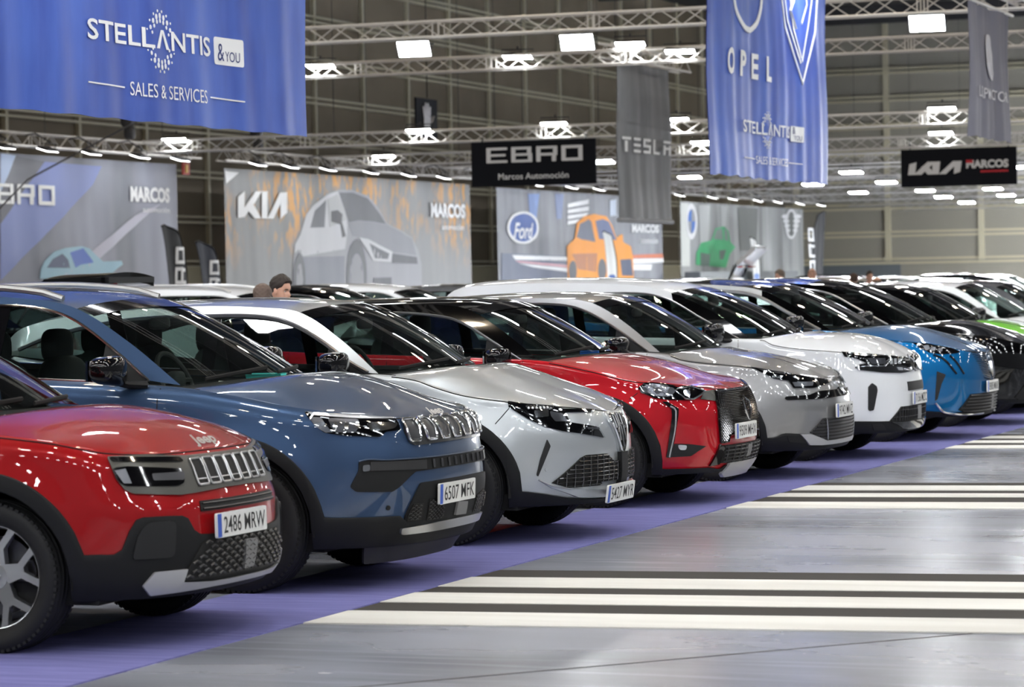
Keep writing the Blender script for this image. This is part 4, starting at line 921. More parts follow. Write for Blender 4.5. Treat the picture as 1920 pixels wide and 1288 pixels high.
sheet('banner_cloth', f, 16.5, 24.77, 2.975, 6.4, BLUEB, r, 220, 30, .006)
m = MB(); group_logo(m, f, 20.61, 22.84, 3.58, .155, None, None); m.build('lettering', WPR, r); m = MB(); dots(m, f, 21.9, 3.64, .25, .25); m.build('dotted_ring', WPR, r); m = MB(); patch(m, round_poly([(22.92, 3.52), (23.44, 3.52), (23.44, 3.755), (22.92, 3.755)], .03), f, .008, .006, .2); lt = m.build('badge', WPR, r); m = MB()
patch(m, [(20.61, 3.232), (21.27, 3.226), (21.27, 3.238), (20.61, 3.244)], f, .008, .006, .2); patch(m, [(22.81, 3.226), (23.43, 3.218), (23.43, 3.230), (22.81, 3.238)], f, .008, .006, .2)
put_text(m, 'SALES & SERVICES', f, 21.35, 3.175, .11, 1.37, 'l', .0, off=.010); m.build('slogan', WPR, r)
m = MB(); put_text(m, '&', f, 22.97, 3.555, .15, .12, 'l', .0, off=.012); put_text(m, 'YOU', f, 23.11, 3.555, .085, .25, 'l', .0, off=.012); m.build('badge_lettering', ink('banner_navy', (40, 56, 120)), lt)
m = MB(); m.tube([(-11.2, 16.5, 6.42), (-11.2, 24.8, 6.42)], .03, 8); m.tube([(-11.2, 17.5, 6.42), (-11.2, 17.5, 7.06)], .012, 5); m.tube([(-11.2, 24, 6.42), (-11.2, 24, 7.06)], .012, 5); m.build('hanging_rail', ALU, r)
truss((-11.2, 15, 7.2), (-11.2, 45, 7.2), 'overhead aluminium truss from which the blue banners hang', bay=.8)
r = empty('hanging_banner'); tag(r, 'tall blue hanging banner with a shield and a ring emblem, right of the grey banner', 'banner', 'blue hanging banners'); f = cloth(-11.2, .03, 3., 6, .015)
sheet('banner_cloth', f, 37.40, 43.6, 2.995, 6.5, BLUEB, r, 200, 30, .012)
m = MB(); 
def ring(cy, cz, ry, rz, w_, n=40): o_ = [(cy+ry*math.cos(t), cz+rz*math.sin(t)) for t in np.linspace(0, 2*np.pi, n)]; return o_
m.tube(f(*np.array(ring(39.3, 5.55, .78, .55, 0)).T, .012), .045, 6, flat=.3); m.build('ring_emblem', WPR, r); m = MB()
put_text(m, 'O', f, 38.24, 4.37, .32, .28, 'l', .035, off=.02); put_text(m, 'P', f, 38.86, 4.37, .32, .30, 'l', .035, off=.02); put_text(m, 'E', f, 39.55, 4.37, .32, .30, 'l', .035, off=.02); put_text(m, 'L', f, 40.2, 4.37, .32, .28, 'l', .035, off=.02)
m.build('lettering', WPR, r); m = MB(); m.tube(f(*np.array([(41.05, 6.3), (41.05, 5.7), (41.3, 5.2), (42.07, 4.43), (42.8, 5.2), (43.02, 5.7), (43.02, 6.3)]).T, .012), .03, 6, flat=.3)
for q in ([(41.25, 5.9), (41.45, 5.3), (42.0, 4.72)], [(41.6, 5.7), (41.75, 5.2), (42.05, 4.8)], [(42.75, 5.9), (42.5, 5.3), (42.1, 4.75)], [(41.5, 6.0), (41.9, 5.75), (41.6, 5.45), (41.85, 5.2)], [(42.3, 6.0), (42.45, 5.6), (42.2, 5.3)]): m.tube(f(*np.array(q).T, .012), .026, 5, flat=.3)
m.build('shield_emblem', WPR, r); m = MB(); group_logo(m, f, 38.97, 41.4, 3.61, .16, None, None, .03); m.build('lettering', WPR, r); m = MB(); dots(m, f, 40.33, 3.68, .26, .25); m.build('dotted_ring', WPR, r); m = MB(); patch(m, round_poly([(41.47, 3.57), (42.06, 3.57), (42.06, 3.79), (41.47, 3.79)], .03), f, .03, .006, .1); lt = m.build('badge', WPR, r); m = MB()
for a, b in ((38.98, 39.68), (41.3, 42.02)): patch(m, [(a, 3.252), (b, 3.252), (b, 3.264), (a, 3.264)], f, .03, .006, .1)
put_text(m, 'SALES & SERVICES', f, 39.73, 3.2, .105, 1.5, 'l', .0, off=.032); m.build('slogan', WPR, r)
m = MB(); put_text(m, '&', f, 41.53, 3.68, .1, .12, 'l', off=.042); put_text(m, 'YOU', f, 41.6, 3.59, .07, .35, 'l', off=.042); m.build('badge_lettering', ink('banner_navy'), lt)
m = MB(); m.tube([(-11.2, 37.3, 6.52), (-11.2, 43.7, 6.52)], .03, 8); m.tube([(-11.2, 38, 6.52), (-11.2, 38, 7.06)], .012, 5); m.tube([(-11.2, 43, 6.52), (-11.2, 43, 7.06)], .012, 5); m.build('hanging_rail', ALU, r)
GREYB = mat('banner_grey', lin((126, 128, 132)), .7); noise_col(GREYB, lin((112, 114, 118)), lin((130, 132, 136)), 1., 4, (1, 2, .4))
r = empty('hanging_banner'); tag(r, 'narrow grey hanging banner between the black sign and the tall blue banner', 'banner', 'grey hanging banners'); f = cloth(-19.6, .03, 2.5, 7, .02)
sheet('banner_cloth', f, 58.98, 62.5, 2.93, 6.2, GREYB, r, 120, 24, .01); m = MB(); block(m, 'tesla', f, 59.22, 4.32, 3.0, .31, .40, off=.05); m.build('lettering', WPR, r)
m = MB(); m.tube([(-19.6, 58.88, 2.88), (-19.6, 62.6, 2.88)], .05, 8); m.build('weight_bar', mat('bar_grey', lin((150, 152, 156)), .4), r)
DGB = mat('banner_violet_grey', lin((124, 124, 136)), .7)
r = empty('hanging_banner'); tag(r, 'dark grey hanging banner with a leaf emblem, at the upper right', 'banner', 'grey hanging banners'); f = cloth(-9.4, .08, 2.6, 11, .02)
sheet('banner_cloth', f, 45.2, 48.55, 3.74, 5.8, DGB, r, 140, 24, .01); m = MB()
patch(m, round_poly([(46.55, 5.38), (46.36, 5.2), (46.40, 4.86), (46.72, 4.66), (46.78, 4.66), (47.02, 4.86), (47.08, 5.1), (46.72, 5.38)], .08), f, .03, .01, .08)
patch(m, [(46.60, 5.3), (46.66, 5.3), (46.80, 4.75), (46.74, 4.75)], f, .045, .01, .08); put_text(m, 'LEAPMOTOR', f, 45.55, 4.36, .16, 2.2, 'l', .01, off=.03); m.build('lettering', ink('pale_grey', (206, 206, 212)), r)
m = MB(); m.tube([(-9.4, 45.0, 5.84), (-9.4, 48.8, 5.84)], .03, 8); m.tube([(-9.4, 45.3, 5.84), (-9.4, 45.3, 6.11)], .012, 5); m.tube([(-9.4, 48.4, 5.84), (-9.4, 48.4, 6.11)], .012, 5); m.build('hanging_rail', ALU, r)
truss((-9.4, 44.6, 6.25), (-9.4, 50, 6.25), 'short aluminium truss above the dark grey banner at the upper right')
# black hanging signs across the aisle
BOARD = mat('sign_black', lin((28, 30, 36)), .85, spec=.15)
def yplane(Y): return lambda x_, z_, o_: np.stack([np.asarray(x_, float), 0*np.asarray(x_, float) + Y - o_, np.asarray(z_, float)], -1)
r = empty('hanging_sign'); tag(r, 'black hanging sign with four wide white letters, left of the grey banner', 'sign'); f = yplane(63.72)
m = MB(); m.box((-23.24, 63.76, 4.33), (3.0, .06, 1.02)); m.build('sign_board', BOARD, r); m = MB(); block(m, 'EBRO', f, -24.36, 4.35, 2.33, .35, .20); put_text(m, 'Marcos Automoción', f, -24.08, 3.97, .135, 1.7, 'l', .012, off=.012); m.build('lettering', WPR, r)
m = MB(); m.tube([(-24.5, 63.8, 4.8), (-24.5, 63.9, 5.0)], .02, 5); m.tube([(-22, 63.8, 4.8), (-22, 63.9, 5.0)], .02, 5); m.build('hanger', HOUS, r)
r = empty('hanging_sign'); tag(r, 'black hanging sign with slanted white letters and a red line, at the right', 'sign'); f = yplane(74.42)
m = MB(); m.box((-15.75, 74.46, 4.33), (2.94, .06, .95)); m.build('sign_board', BOARD, r); m = MB()
SLO = [.012]
def sl(q): SLO[0] += .002; patch(m, [(-17.04+1.38*u/3.4, 4.16+.32*v) for u, v in q], f, SLO[0], .01, .5)
for q in ([(0, 0), (.45, 0), (.55, 1), (.1, .85)], [(.35, 0), (.85, 0), (1.75, 1), (1.25, 1)], [(.85, .6), (1.15, .85), (1.75, 0), (1.25, 0)], [(1.55, 1), (1.75, 1), (2.05, 1), (1.95, 0), (1.55, 0)], [(1.95, 0), (2.4, 0), (3.3, 1), (2.85, 1)], [(2.95, 1), (3.4, 1), (3.3, .15), (2.9, 0)]): sl(q)
put_text(m, 'MARCOS', f, -15.55, 4.30, .18, 1.07, 'l', .05, off=.012); lt = m.build('lettering', WPR, r); m = MB(); patch(m, [(-15.19, 4.185), (-14.49, 4.185), (-14.49, 4.225), (-15.19, 4.225)], f, .012, .01, .5); put_text(m, 'automoción', f, -15.19, 4.175, .06, .7, 'l', .02, off=.014); patch(m, [(-15.55, 4.42), (-15.38, 4.42), (-15.38, 4.5), (-15.55, 4.5)], f, .016, .01, .5); m.build('red_print', ink('red', (206, 40, 52)), r)
m = MB(); m.tube([(-17, 74.5, 4.8), (-17, 74.5, 5.0)], .02, 5); m.tube([(-14.5, 74.5, 4.8), (-14.5, 74.5, 5.0)], .02, 5); m.build('hanger', HOUS, r)
# dark sign with a raised hand
r = empty('hanging_sign'); tag(r, 'small dark hanging sign with a pale raised hand, above the trusses', 'sign'); f = cloth(-30, 0, 1, 1)
m = MB(); m.box((-30.04, 74.1, 6.05), (.05, 1.5, 1.05)); m.tube([(-30, 74.1, 6.6), (-30, 74.1, 14.9)], .012, 5); m.build('sign_board', BOARD, r); m = MB()
patch(m, round_poly([(73.92, 5.7), (74.2, 5.7), (74.32, 6.0), (74.3, 6.15), (73.85, 6.15), (73.84, 5.9)], .06), f, .012, .01, .3)
for a, b, c, d in ((73.88, 6.1, 73.80, 6.36), (73.99, 6.12, 73.96, 6.46), (74.11, 6.12, 74.13, 6.45), (74.22, 6.1, 74.28, 6.36), (74.30, 5.95, 74.50, 6.12)): m.tube([(-29.99, a, b), (-29.99, c, d)], [.06, .045], 8, flat=.3)
m.build('hand_print', ink('pale_grey'), r)
# feather flags
FLG = mat('flag_grey', lin((44, 46, 50)), .8); FLB = mat('flag_blue_grey', lin((48, 53, 66)), .8); FLW = mat('flag_white', lin((206, 208, 206)), .7)
def feather(loc, h, w_, label, mt, text, ink_, rz=0., mirror=False, tilt=0., pole=True):
    r = empty('feather_flag', loc, rz); tag(r, label, 'flag', 'feather flags'); g = -1 if mirror else 1
    sf_ = lambda y, z, o: np.stack([.03*np.sin(np.asarray(y)*9+np.asarray(z)*2) + np.asarray(o), np.asarray(y)*g + np.asarray(z)*tilt, np.asarray(z)], -1)
    edge = [(w_*.62, .45), (w_*.60, .60*h), (w_*.48, .80*h), (w_*.22, .94*h), (-w_*.35, h), (-w_*.42, .985*h), (-w_*.30, .85*h), (-w_*.18, .6*h), (-w_*.05, .25*h), (w_*.02, .45)]
    e2, _ = spline2(edge[:6]); e3, _ = spline2(edge[5:]); poly = [tuple(p_) for p_ in np.vstack([e2(np.linspace(0, 1, 18)), e3(np.linspace(0, 1, 12))[1:]])]
    m = MB(); patch(m, poly, sf_, 0, .01, .16); sail = m.build('sail', mt, r)
    q = e2(np.linspace(0, 1, 24)); m = MB(); m.tube(np.vstack([[sf_(w_*.62, .02, 0)], sf_(q[:, 0], q[:, 1], 0)]), .022, 6); m.build('pole', BLK, r)
    m = MB(); m.tube([(-.3, w_*.62*g, .03), (.3, w_*.62*g, .03)], .03, 6); m.tube([(0, w_*.62*g-.3, .03), (0, w_*.62*g+.3, .03)], .03, 6); m.build('base_cross', BLK, r)
    m = MB()
    if text:
        fs = lambda a, b, o: sf_((np.asarray(a))*g, np.asarray(b), o)
        n = len(text); ch = .50*h/n
        for i, c in enumerate(text):
            for a, b, c_, d in GL[c]:
                z0 = .26*h + i*ch*1.2; V = [(a, b), (c_, b), (c_, d), (a, d)]; patch(m, [(w_*.48*g - v*w_*.36, z0 + u*ch) for u, v in V], fs, .012+.002*i+.0004*a+.0013*GL[c].index((a, b, c_, d)), .01, .3)
    else:
        patch(m, [(w_*.2+w_*.22*math.cos(t), .52*h+.12*math.sin(t)) for t in np.linspace(0, 2*np.pi, 16)[:-1]], sf_, .012, .01, .2)
    m.build('flag_print', ink_, r)
feather((-31, 60.95, 0), 3.08, 1.3, 'dark grey feather flag with vertical letters, left of the pair beside the blue streaked backdrop', FLG, 'EBRO', WPR)
feather((-31, 62.7, 0), 2.72, 1.35, 'blue-grey feather flag, right of the pair beside the blue streaked backdrop', FLB, 'EBRO', WPR)
feather((-30.5, 117.3, 0), 4.3, 2.2, 'dark grey feather flag in front of the far grey wall', FLG, 'EBRO', WPR, 0, True)
feather((-32, 95.0, 0), 3.3, 1.5, 'white feather flag with a small blue oval, before the orange car backdrop', FLW, None, ink('oval_blue'))
feather((-32, 112.8, 0), 3.25, 1.5, 'white feather flag with a blue mark, before the green car backdrop', FLW, None, ink('sky_streak'))
# hoists, fire sign, cable
def hoist(loc, label):
    r = empty('chain_hoist', loc); tag(r, label, 'hoist', 'black chain hoists'); m = MB(); superell(m, (0, 0, 0), (.16, .14, .24), .6, .6); m.build('hoist_body', HOUS, r); m = MB(); m.tube([(0, 0, .2), (0, 0, CEIL-loc[2]-.2)], .012, 5); m.build('chain', HOUS, r); m = MB(); superell(m, (.05, 0, -.36), (.12, .12, .16), .5, .5); m.build('chain_bag', HOUS, r)
hoist((-33.3, 63.3, 5.7), 'black chain hoist where the backdrop truss meets the crossing truss'); hoist((-33.3, 70.4, 5.7), 'black chain hoist above the autumn backdrop'); hoist((-33.3, 55.9, 5.7), 'black chain hoist at the far left of the backdrop truss')
m = MB(); m.box((-33.6, 66.9, 4.6), (.04, .36, .3)); o = m.build('warning_sign', ink('sign_red', (190, 60, 44))); tag(o, 'small red sign at the right end of the blue streaked backdrop', 'sign'); m = MB(); m.box((-33.57, 66.9, 4.6), (.02, .12, .2)); m.build('sign_symbol', ink('sign_yellow', (230, 190, 90)), o); m = MB(); m.tube([(-33.6, 66.8, 4.75), (-33.5, 66.8, 4.9)], .01, 4); m.tube([(-33.6, 67.0, 4.75), (-33.5, 67.0, 4.9)], .01, 4); m.build('hanger', HOUS, o)
m = MB(); m.tube([(-32.6, 54.4, .02), (-32.3, 55.2, 3.2), (-32, 56.2, 4.0), (-31.6, 58, 4.7), (-31, 60.2, 5.6), (-30, 62, 6.6), (-27.5, 58.2, 6.05)], .02, 5); tag(m.build('cable', HOUS), 'thin black cable running up before the blue streaked backdrop', 'cable')
# ---- car body outlines
# body outlines of the front row cars (metres, x forward from the front axle)
DS_ = [(.2,.10),(.35,.03),(.5,.01),(.7,0),(.9,.012),(1.05,.03),(1.2,.05)]
SP = {}
SP['av'] = dict(W=1.776, WB=2.562, fo=.865, ro=.72, xf=.12, nf=2.55, ra=.40, zw=.345, cw=.075, sc=.86, R=.08, Rk=.75,
  ztop=[('y',0,.885),('y',.5,.885),('x',.60,.90),('x',.3,.955),('x',0,.985),('x',-.4,1.02),('x',-1.1,1.055),('x',-2.4,1.12),('x',-3.2,1.16),('r',0,1.15)],
  df=[(.15,.16),(.22,.09),(.32,.015),(.45,.0),(.62,.01),(.72,.05),(.8,.085),(.9,.12)], ds=DS_,
  rail=[(-.43,1.045),(-.76,1.26),(-1.08,1.425),(-1.35,1.47),(-1.8,1.485),(-2.5,1.455),(-3.0,1.37),(-3.2,1.17)], rail_idx=(2,6),
  dlo=[(-.6,1.06),(-.80,1.20),(-1.05,1.345),(-1.25,1.405),(-1.55,1.425),(-2.3,1.405),(-2.7,1.32),(-2.9,1.2)], xb=-1.45,
  tumble=.34, hood_skew=-0.8, hood_crown=0.06, hood_pow=2.2, wheel=(.345,.245,.215), wx=.01, mirror=(-.85,1.0,1.07))
SP['co'] = dict(W=1.83, WB=2.636, fo=.97, ro=.86, xf=.10, nf=2.8, ra=.415, zw=.357, cw=.065, sc=.93, R=.09, Rk=.75,
  ztop=[('y',0,.90),('y',.45,.915),('x',.45,.975),('x',.0,1.05),('x',-.33,1.095),('x',-1.1,1.135),('x',-2.4,1.19),('x',-3.2,1.25),('r',0,1.22)],
  df=[(.15,.16),(.25,.08),(.4,.02),(.55,.0),(.7,.012),(.82,.035),(.95,.06)], ds=DS_,
  rail=[(-.31,1.105),(-.66,1.335),(-1.02,1.52),(-1.3,1.575),(-1.8,1.60),(-2.6,1.575),(-3.15,1.50),(-3.42,1.26)], rail_idx=(2,6),
  dlo=[(-.50,1.13),(-.70,1.27),(-.99,1.445),(-1.19,1.515),(-1.49,1.545),(-2.4,1.53),(-2.95,1.44),(-3.1,1.28)], xb=-1.48,
  tumble=.38, hood_skew=-0.8, hood_crown=0.075, hood_pow=2.2, wheel=(.357,.235,.225), wx=.06, mirror=(-.64,1.0,1.19), short_seam=True)
SP['al'] = dict(W=1.781, WB=2.557, fo=.92, ro=.70, xf=.10, nf=2.3, ra=.405, zw=.35, cw=.075, sc=.9, R=.03, Rk=.6,
  ztop=[('y',0,.80),('y',.45,.845),('y',.75,.875),('x',.46,.90),('x',.18,.945),('x',.03,.985),('x',-.14,1.04),('x',-.3,1.06),('x',-.4,1.065),('x',-1.1,1.07),('x',-2.4,1.12),('x',-3.1,1.2),('r',0,1.15)],
  df=[(.12,.16),(.2,.10),(.3,.03),(.42,.0),(.55,.0),(.68,.012),(.78,.05),(.86,.11)], ds=DS_,
  rail=[(-.38,1.07),(-.67,1.285),(-.98,1.455),(-1.25,1.49),(-1.7,1.505),(-2.4,1.47),(-2.95,1.38),(-3.2,1.2)], rail_idx=(2,6),
  dlo=[(-.45,1.075),(-.58,1.14),(-.79,1.27),(-1.0,1.375),(-1.19,1.425),(-1.51,1.44),(-2.2,1.42),(-2.7,1.33),(-2.95,1.24)], xb=-1.57,
  tumble=.36, hood_skew=-0.4, hood_crown=0.06, hood_pow=4.0, wheel=(.35,.24,.215), wx=.065, mirror=(-.61,.99,1.13))
SP['ds'] = dict(W=1.791, WB=2.558, fo=.91, ro=.72, xf=.10, nf=2.6, ra=.40, zw=.345, cw=.075, sc=.9, R=.03, Rk=.7,
  ztop=[('y',0,.825),('y',.35,.84),('x',.52,.895),('x',.36,.91),('x',.0,.99),('x',-.4,1.06),('x',-1.1,1.09),('x',-2.4,1.14),('x',-3.1,1.2),('r',0,1.15)],
  df=[(.12,.16),(.2,.10),(.3,.03),(.42,.0),(.55,.0),(.68,.015),(.78,.055),(.88,.12)], ds=DS_,
  rail=[(-.40,1.07),(-.68,1.265),(-.98,1.43),(-1.25,1.47),(-1.7,1.475),(-2.4,1.45),(-2.95,1.36),(-3.2,1.2)], rail_idx=(2,6),
  dlo=[(-.52,1.06),(-.78,1.21),(-.97,1.315),(-1.14,1.375),(-1.56,1.415),(-2.2,1.40),(-2.7,1.31),(-2.95,1.22)], xb=-1.58,
  tumble=.36, hood_skew=-0.2, hood_crown=0.035, hood_pow=2.4, wheel=(.345,.24,.215), mirror=(-.64,.99,1.08))
SP['p2'] = dict(W=1.78, WB=2.605, fo=.90, ro=.80, xf=.10, nf=2.6, ra=.385, zw=.34, cw=.05, sc=.9, R=.03, Rk=.6,
  ztop=[('y',0,.79),('y',.4,.82),('x',.54,.885),('x',.36,.92),('x',-.21,.985),('x',-.28,1.01),('x',-.36,1.03),('x',-1.1,1.06),('x',-2.4,1.10),('x',-3.1,1.18),('r',0,1.12)],
  df=[(.12,.16),(.2,.08),(.3,.01),(.42,.0),(.55,.0),(.66,.02),(.76,.07),(.86,.14)], ds=DS_,
  rail=[(-.40,1.04),(-.70,1.265),(-1.02,1.44),(-1.3,1.48),(-1.7,1.49),(-2.4,1.46),(-3.0,1.37),(-3.3,1.18)], rail_idx=(2,6),
  dlo=[(-.50,1.045),(-.80,1.24),(-1.04,1.365),(-1.24,1.425),(-1.6,1.445),(-2.3,1.43),(-2.8,1.33),(-3.0,1.2)], xb=-1.63,
  tumble=.36, hood_skew=-0.8, hood_crown=0.045, hood_pow=2.4, wheel=(.34,.23,.215), mirror=(-.70,.99,1.09))
SP['c5'] = dict(W=1.86, WB=2.73, fo=.92, ro=.85, xf=.10, nf=2.7, ra=.40, zw=.355, cw=.05, sc=.95, R=.03, Rk=.6,
  ztop=[('y',0,.885),('y',.4,.91),('x',.44,.97),('x',-.17,1.04),('x',-.25,1.08),('x',-.4,1.085),('x',-1.1,1.10),('x',-2.4,1.14),('x',-3.3,1.22),('r',0,1.18)],
  df=[(.12,.16),(.2,.08),(.3,.01),(.45,.0),(.6,.0),(.74,.02),(.85,.04),(.95,.07)], ds=DS_,
  rail=[(-.38,1.09),(-.74,1.325),(-1.15,1.50),(-1.5,1.575),(-2.1,1.605),(-2.9,1.60),(-3.3,1.54),(-3.52,1.27)], rail_idx=(2,6),
  dlo=[(-.48,1.085),(-.86,1.28),(-1.14,1.43),(-1.37,1.495),(-1.7,1.51),(-2.6,1.50),(-3.0,1.42),(-3.15,1.3)], xb=-1.66,
  tumble=.37, hood_skew=0, hood_crown=0.12, hood_pow=2.2, wheel=(.355,.235,.215), mirror=(-.66,1.03,1.15))
SP['p3'] = dict(W=1.85, WB=2.69, fo=.98, ro=.85, xf=.10, nf=2.6, ra=.40, zw=.355, cw=.05, sc=.93, R=.03, Rk=.6,
  ztop=[('y',0,.845),('y',.4,.87),('x',.46,.975),('x',.20,1.0),('x',-.2,1.06),('x',-.4,1.09),('x',-1.1,1.12),('x',-2.4,1.16),('x',-3.3,1.22),('r',0,1.18)],
  df=[(.12,.16),(.2,.08),(.3,.01),(.45,.0),(.6,.0),(.74,.02),(.85,.05),(.95,.09)], ds=DS_,
  rail=[(-.42,1.10),(-.78,1.325),(-1.17,1.50),(-1.5,1.55),(-2.0,1.57),(-2.7,1.53),(-3.2,1.43),(-3.45,1.24)], rail_idx=(2,6),
  dlo=[(-.52,1.10),(-.88,1.285),(-1.15,1.425),(-1.37,1.48),(-1.7,1.50),(-2.5,1.47),(-2.95,1.38),(-3.1,1.27)], xb=-1.66,
  tumble=.37, hood_skew=-0.4, hood_crown=0.09, hood_pow=2.2, wheel=(.355,.24,.215), mirror=(-.73,1.03,1.17))
for k_ in SP:
    SP[k_].setdefault('zclad', [('y',0,.36),('x',.4,.4),('x',-.5,.38),('x',-3,.5),('r',0,.5)])
    SP[k_].setdefault('zbot', [('y',0,.235),('x',.5,.24),('x',-.5,.25),('x',-3,.3),('r',0,.35)])
LOC = {'av':(-6.87,12.5),'co':(-6.93,15.11),'al':(-6.9,17.92),'ds':(-6.93,20.95),'p2':(-6.9,23.75),'c5':(-6.9,26.35),'p3':(-6.9,29.35)}
# outlines of lamps, grilles and trim on the body skins: (distance round the car from the nose, height)
TR = {}
TR['av'] = dict(
  bezel=[(.868,.883),(.633,.88),(.34,.863),(.002,.863),(-.479,.858),(-.557,.815),(-.364,.74),(-.275,.717),(-.197,.715),(.142,.707),(.411,.698),(.494,.695),(.751,.714),(.794,.733),(.833,.784)],
  hl1=[(.859,.881),(.418,.862),(.406,.841),(.842,.861)],
  hl2=[(.849,.833),(.776,.837),(.441,.81),(.448,.75),(.496,.736),(.792,.75),(.827,.777)],
  hl3=[(.839,.82),(.785,.827),(.761,.761),(.798,.762)],
  hl4=[(.647,.798),(.436,.796),(.454,.76),(.645,.768)],
  gr=[(.346,.853),(.385,.73),(.139,.71),(.002,.86)],
  slot=[(.379,.66),(-.421,.654),(-.408,.615),(.384,.613)],
  clad=[(.931,.452),(.865,.449),(.831,.454),(.807,.483),(.786,.538),(.764,.584),(.725,.608),(.493,.602),(.472,.585),(.43,.522),(.395,.513),(.274,.506),(.008,.498)],
  fog=[(.704,.584),(.556,.585),(.57,.422),(.763,.424),(.77,.438),(.748,.53)],
  low=[(.397,.482),(-.261,.482),(-.368,.459),(-.495,.301),(.137,.313),(.514,.306),(.526,.318),(.456,.41)],
  radar=[(.189,.462),(.059,.457),(.084,.328),(.183,.324)],
  skid=[(.721,.301),(.668,.362),(.497,.363),(.513,.303),(.301,.29),(-.495,.299),(-.486,.284),(-.48,.247),(.284,.264),(.67,.252)],
  pl=[(.025,.544)],
)
TR['co'] = dict(
  hl=[(1.149,.966),(.577,.921),(.577,.897),(.587,.854),(.69,.849),(.729,.823),(.93,.837),(1.035,.854),(1.087,.895)],
  r1=[(1.12,.939),(1.055,.934),(.998,.857),(1.028,.854),(1.08,.888)],
  drl=[(1.133,.964),(.577,.921),(.568,.915),(.858,.926),(1.106,.948)],
  pj=[(1.02,.93),(.842,.922),(.868,.85),(.983,.857)],
  pk=[(.794,.906),(.586,.894),(.625,.866),(.77,.85),(.802,.87)],
  gb=[(.53,.917),(.182,.904),(-.288,.908),(-.549,.916),(-.289,.786),(-.126,.779),(.239,.772),(.484,.767),(.527,.784),(.557,.845)],
  ring=[(.534,.909),(.437,.907),(.454,.797),(.518,.791)],
  up=[(.859,.699),(.812,.709),(.697,.702),(.373,.701),(-.282,.697),(-.255,.64),(.234,.636),(.508,.631),(.553,.607),(.633,.552),(.673,.532),(.877,.541),(.907,.568),(.86,.651)],
  ups=[(.797,.695),(.415,.689),(.421,.64),(.799,.649)],
  fogl=[(.84,.68),(.801,.682),(.803,.649),(.841,.647)],
  slat=[(.402,.688),(.41,.643)],
  lo=[(.474,.569),(.245,.573),(-.29,.556),(-.307,.355),(.267,.369),(.576,.362),(.578,.4),(.532,.487)],
  m1=[(.529,.46),(.449,.458),(.452,.368),(.565,.369),(.567,.399)],
  m2=[(.402,.478),(.239,.451),(.217,.358),(.404,.361)],
  radar=[(.219,.442),(.073,.431),(.067,.361),(.222,.366)],
  clad=[(1.137,.474),(1.07,.466),(1.05,.415),(.958,.407),(.782,.404),(.588,.399),(.571,.365),(.268,.371)],
  skid=[(.604,.333),(.27,.347),(-.375,.338),(-.5,.321),(-.5,.292),(-.33,.283),(.231,.298),(.575,.297),(.6,.306)],
  dam=[(1.044,.242),(.763,.227),(.483,.241),(.111,.257),(.012,.195),(.419,.182),(.743,.157),(1.032,.161)],
  bot=[(.921,.28),(.566,.277)],
  pl=[(.116,.499)],
  sens=[(1.018,.453),(.691,.448)],
)
TR['al'] = dict(
  hl=[(.998,.897),(.869,.877),(.665,.859),(.592,.838),(.238,.821),(.306,.807),(.588,.815),(.571,.753),(.323,.714),(.29,.678),(.262,.642),(.495,.679),(.639,.701),(.751,.729),(.854,.775),(.992,.857)],
  r1=[(.882,.866),(.751,.862),(.678,.845),(.699,.836),(.874,.848)],
  r2=[(.827,.835),(.723,.837),(.726,.795),(.82,.789)],
  r3=[(.71,.828),(.611,.806),(.594,.76),(.688,.763),(.711,.795)],
  r4=[(.438,.719),(.307,.71),(.301,.697),(.424,.703)],
  shield=[(.109,.75),(-.034,.781),(-.258,.776),(.187,.617),(.156,.59),(.139,.508),(.029,.583)],
  center=[(.044,.671)],
  vent=[(.753,.656),(.731,.613),(.815,.427),(.825,.439),(.798,.542)],
  low=[(.723,.383),(.507,.529),(.454,.545),(.238,.542),(.148,.49),(-.046,.528),(-.065,.363),(.305,.369),(.306,.322),(.594,.342)],
  bars=[(.507,.529),(.703,.385)],
  lip=[(.818,.408),(.722,.367),(.594,.342),(.311,.319),(.252,.268),(.518,.285),(.728,.355)],
  clad=[(.962,.343),(.806,.324),(.675,.3),(.559,.281),(.243,.261)],
  pl=[(.278,.304),(.105,.305),(-.168,.302)],
  sens=[(.755,.47)],
  seam=[(1.077,.757),(.989,.851)],
  und=[(1.124,.233),(.905,.23),(.5,.243)],
)
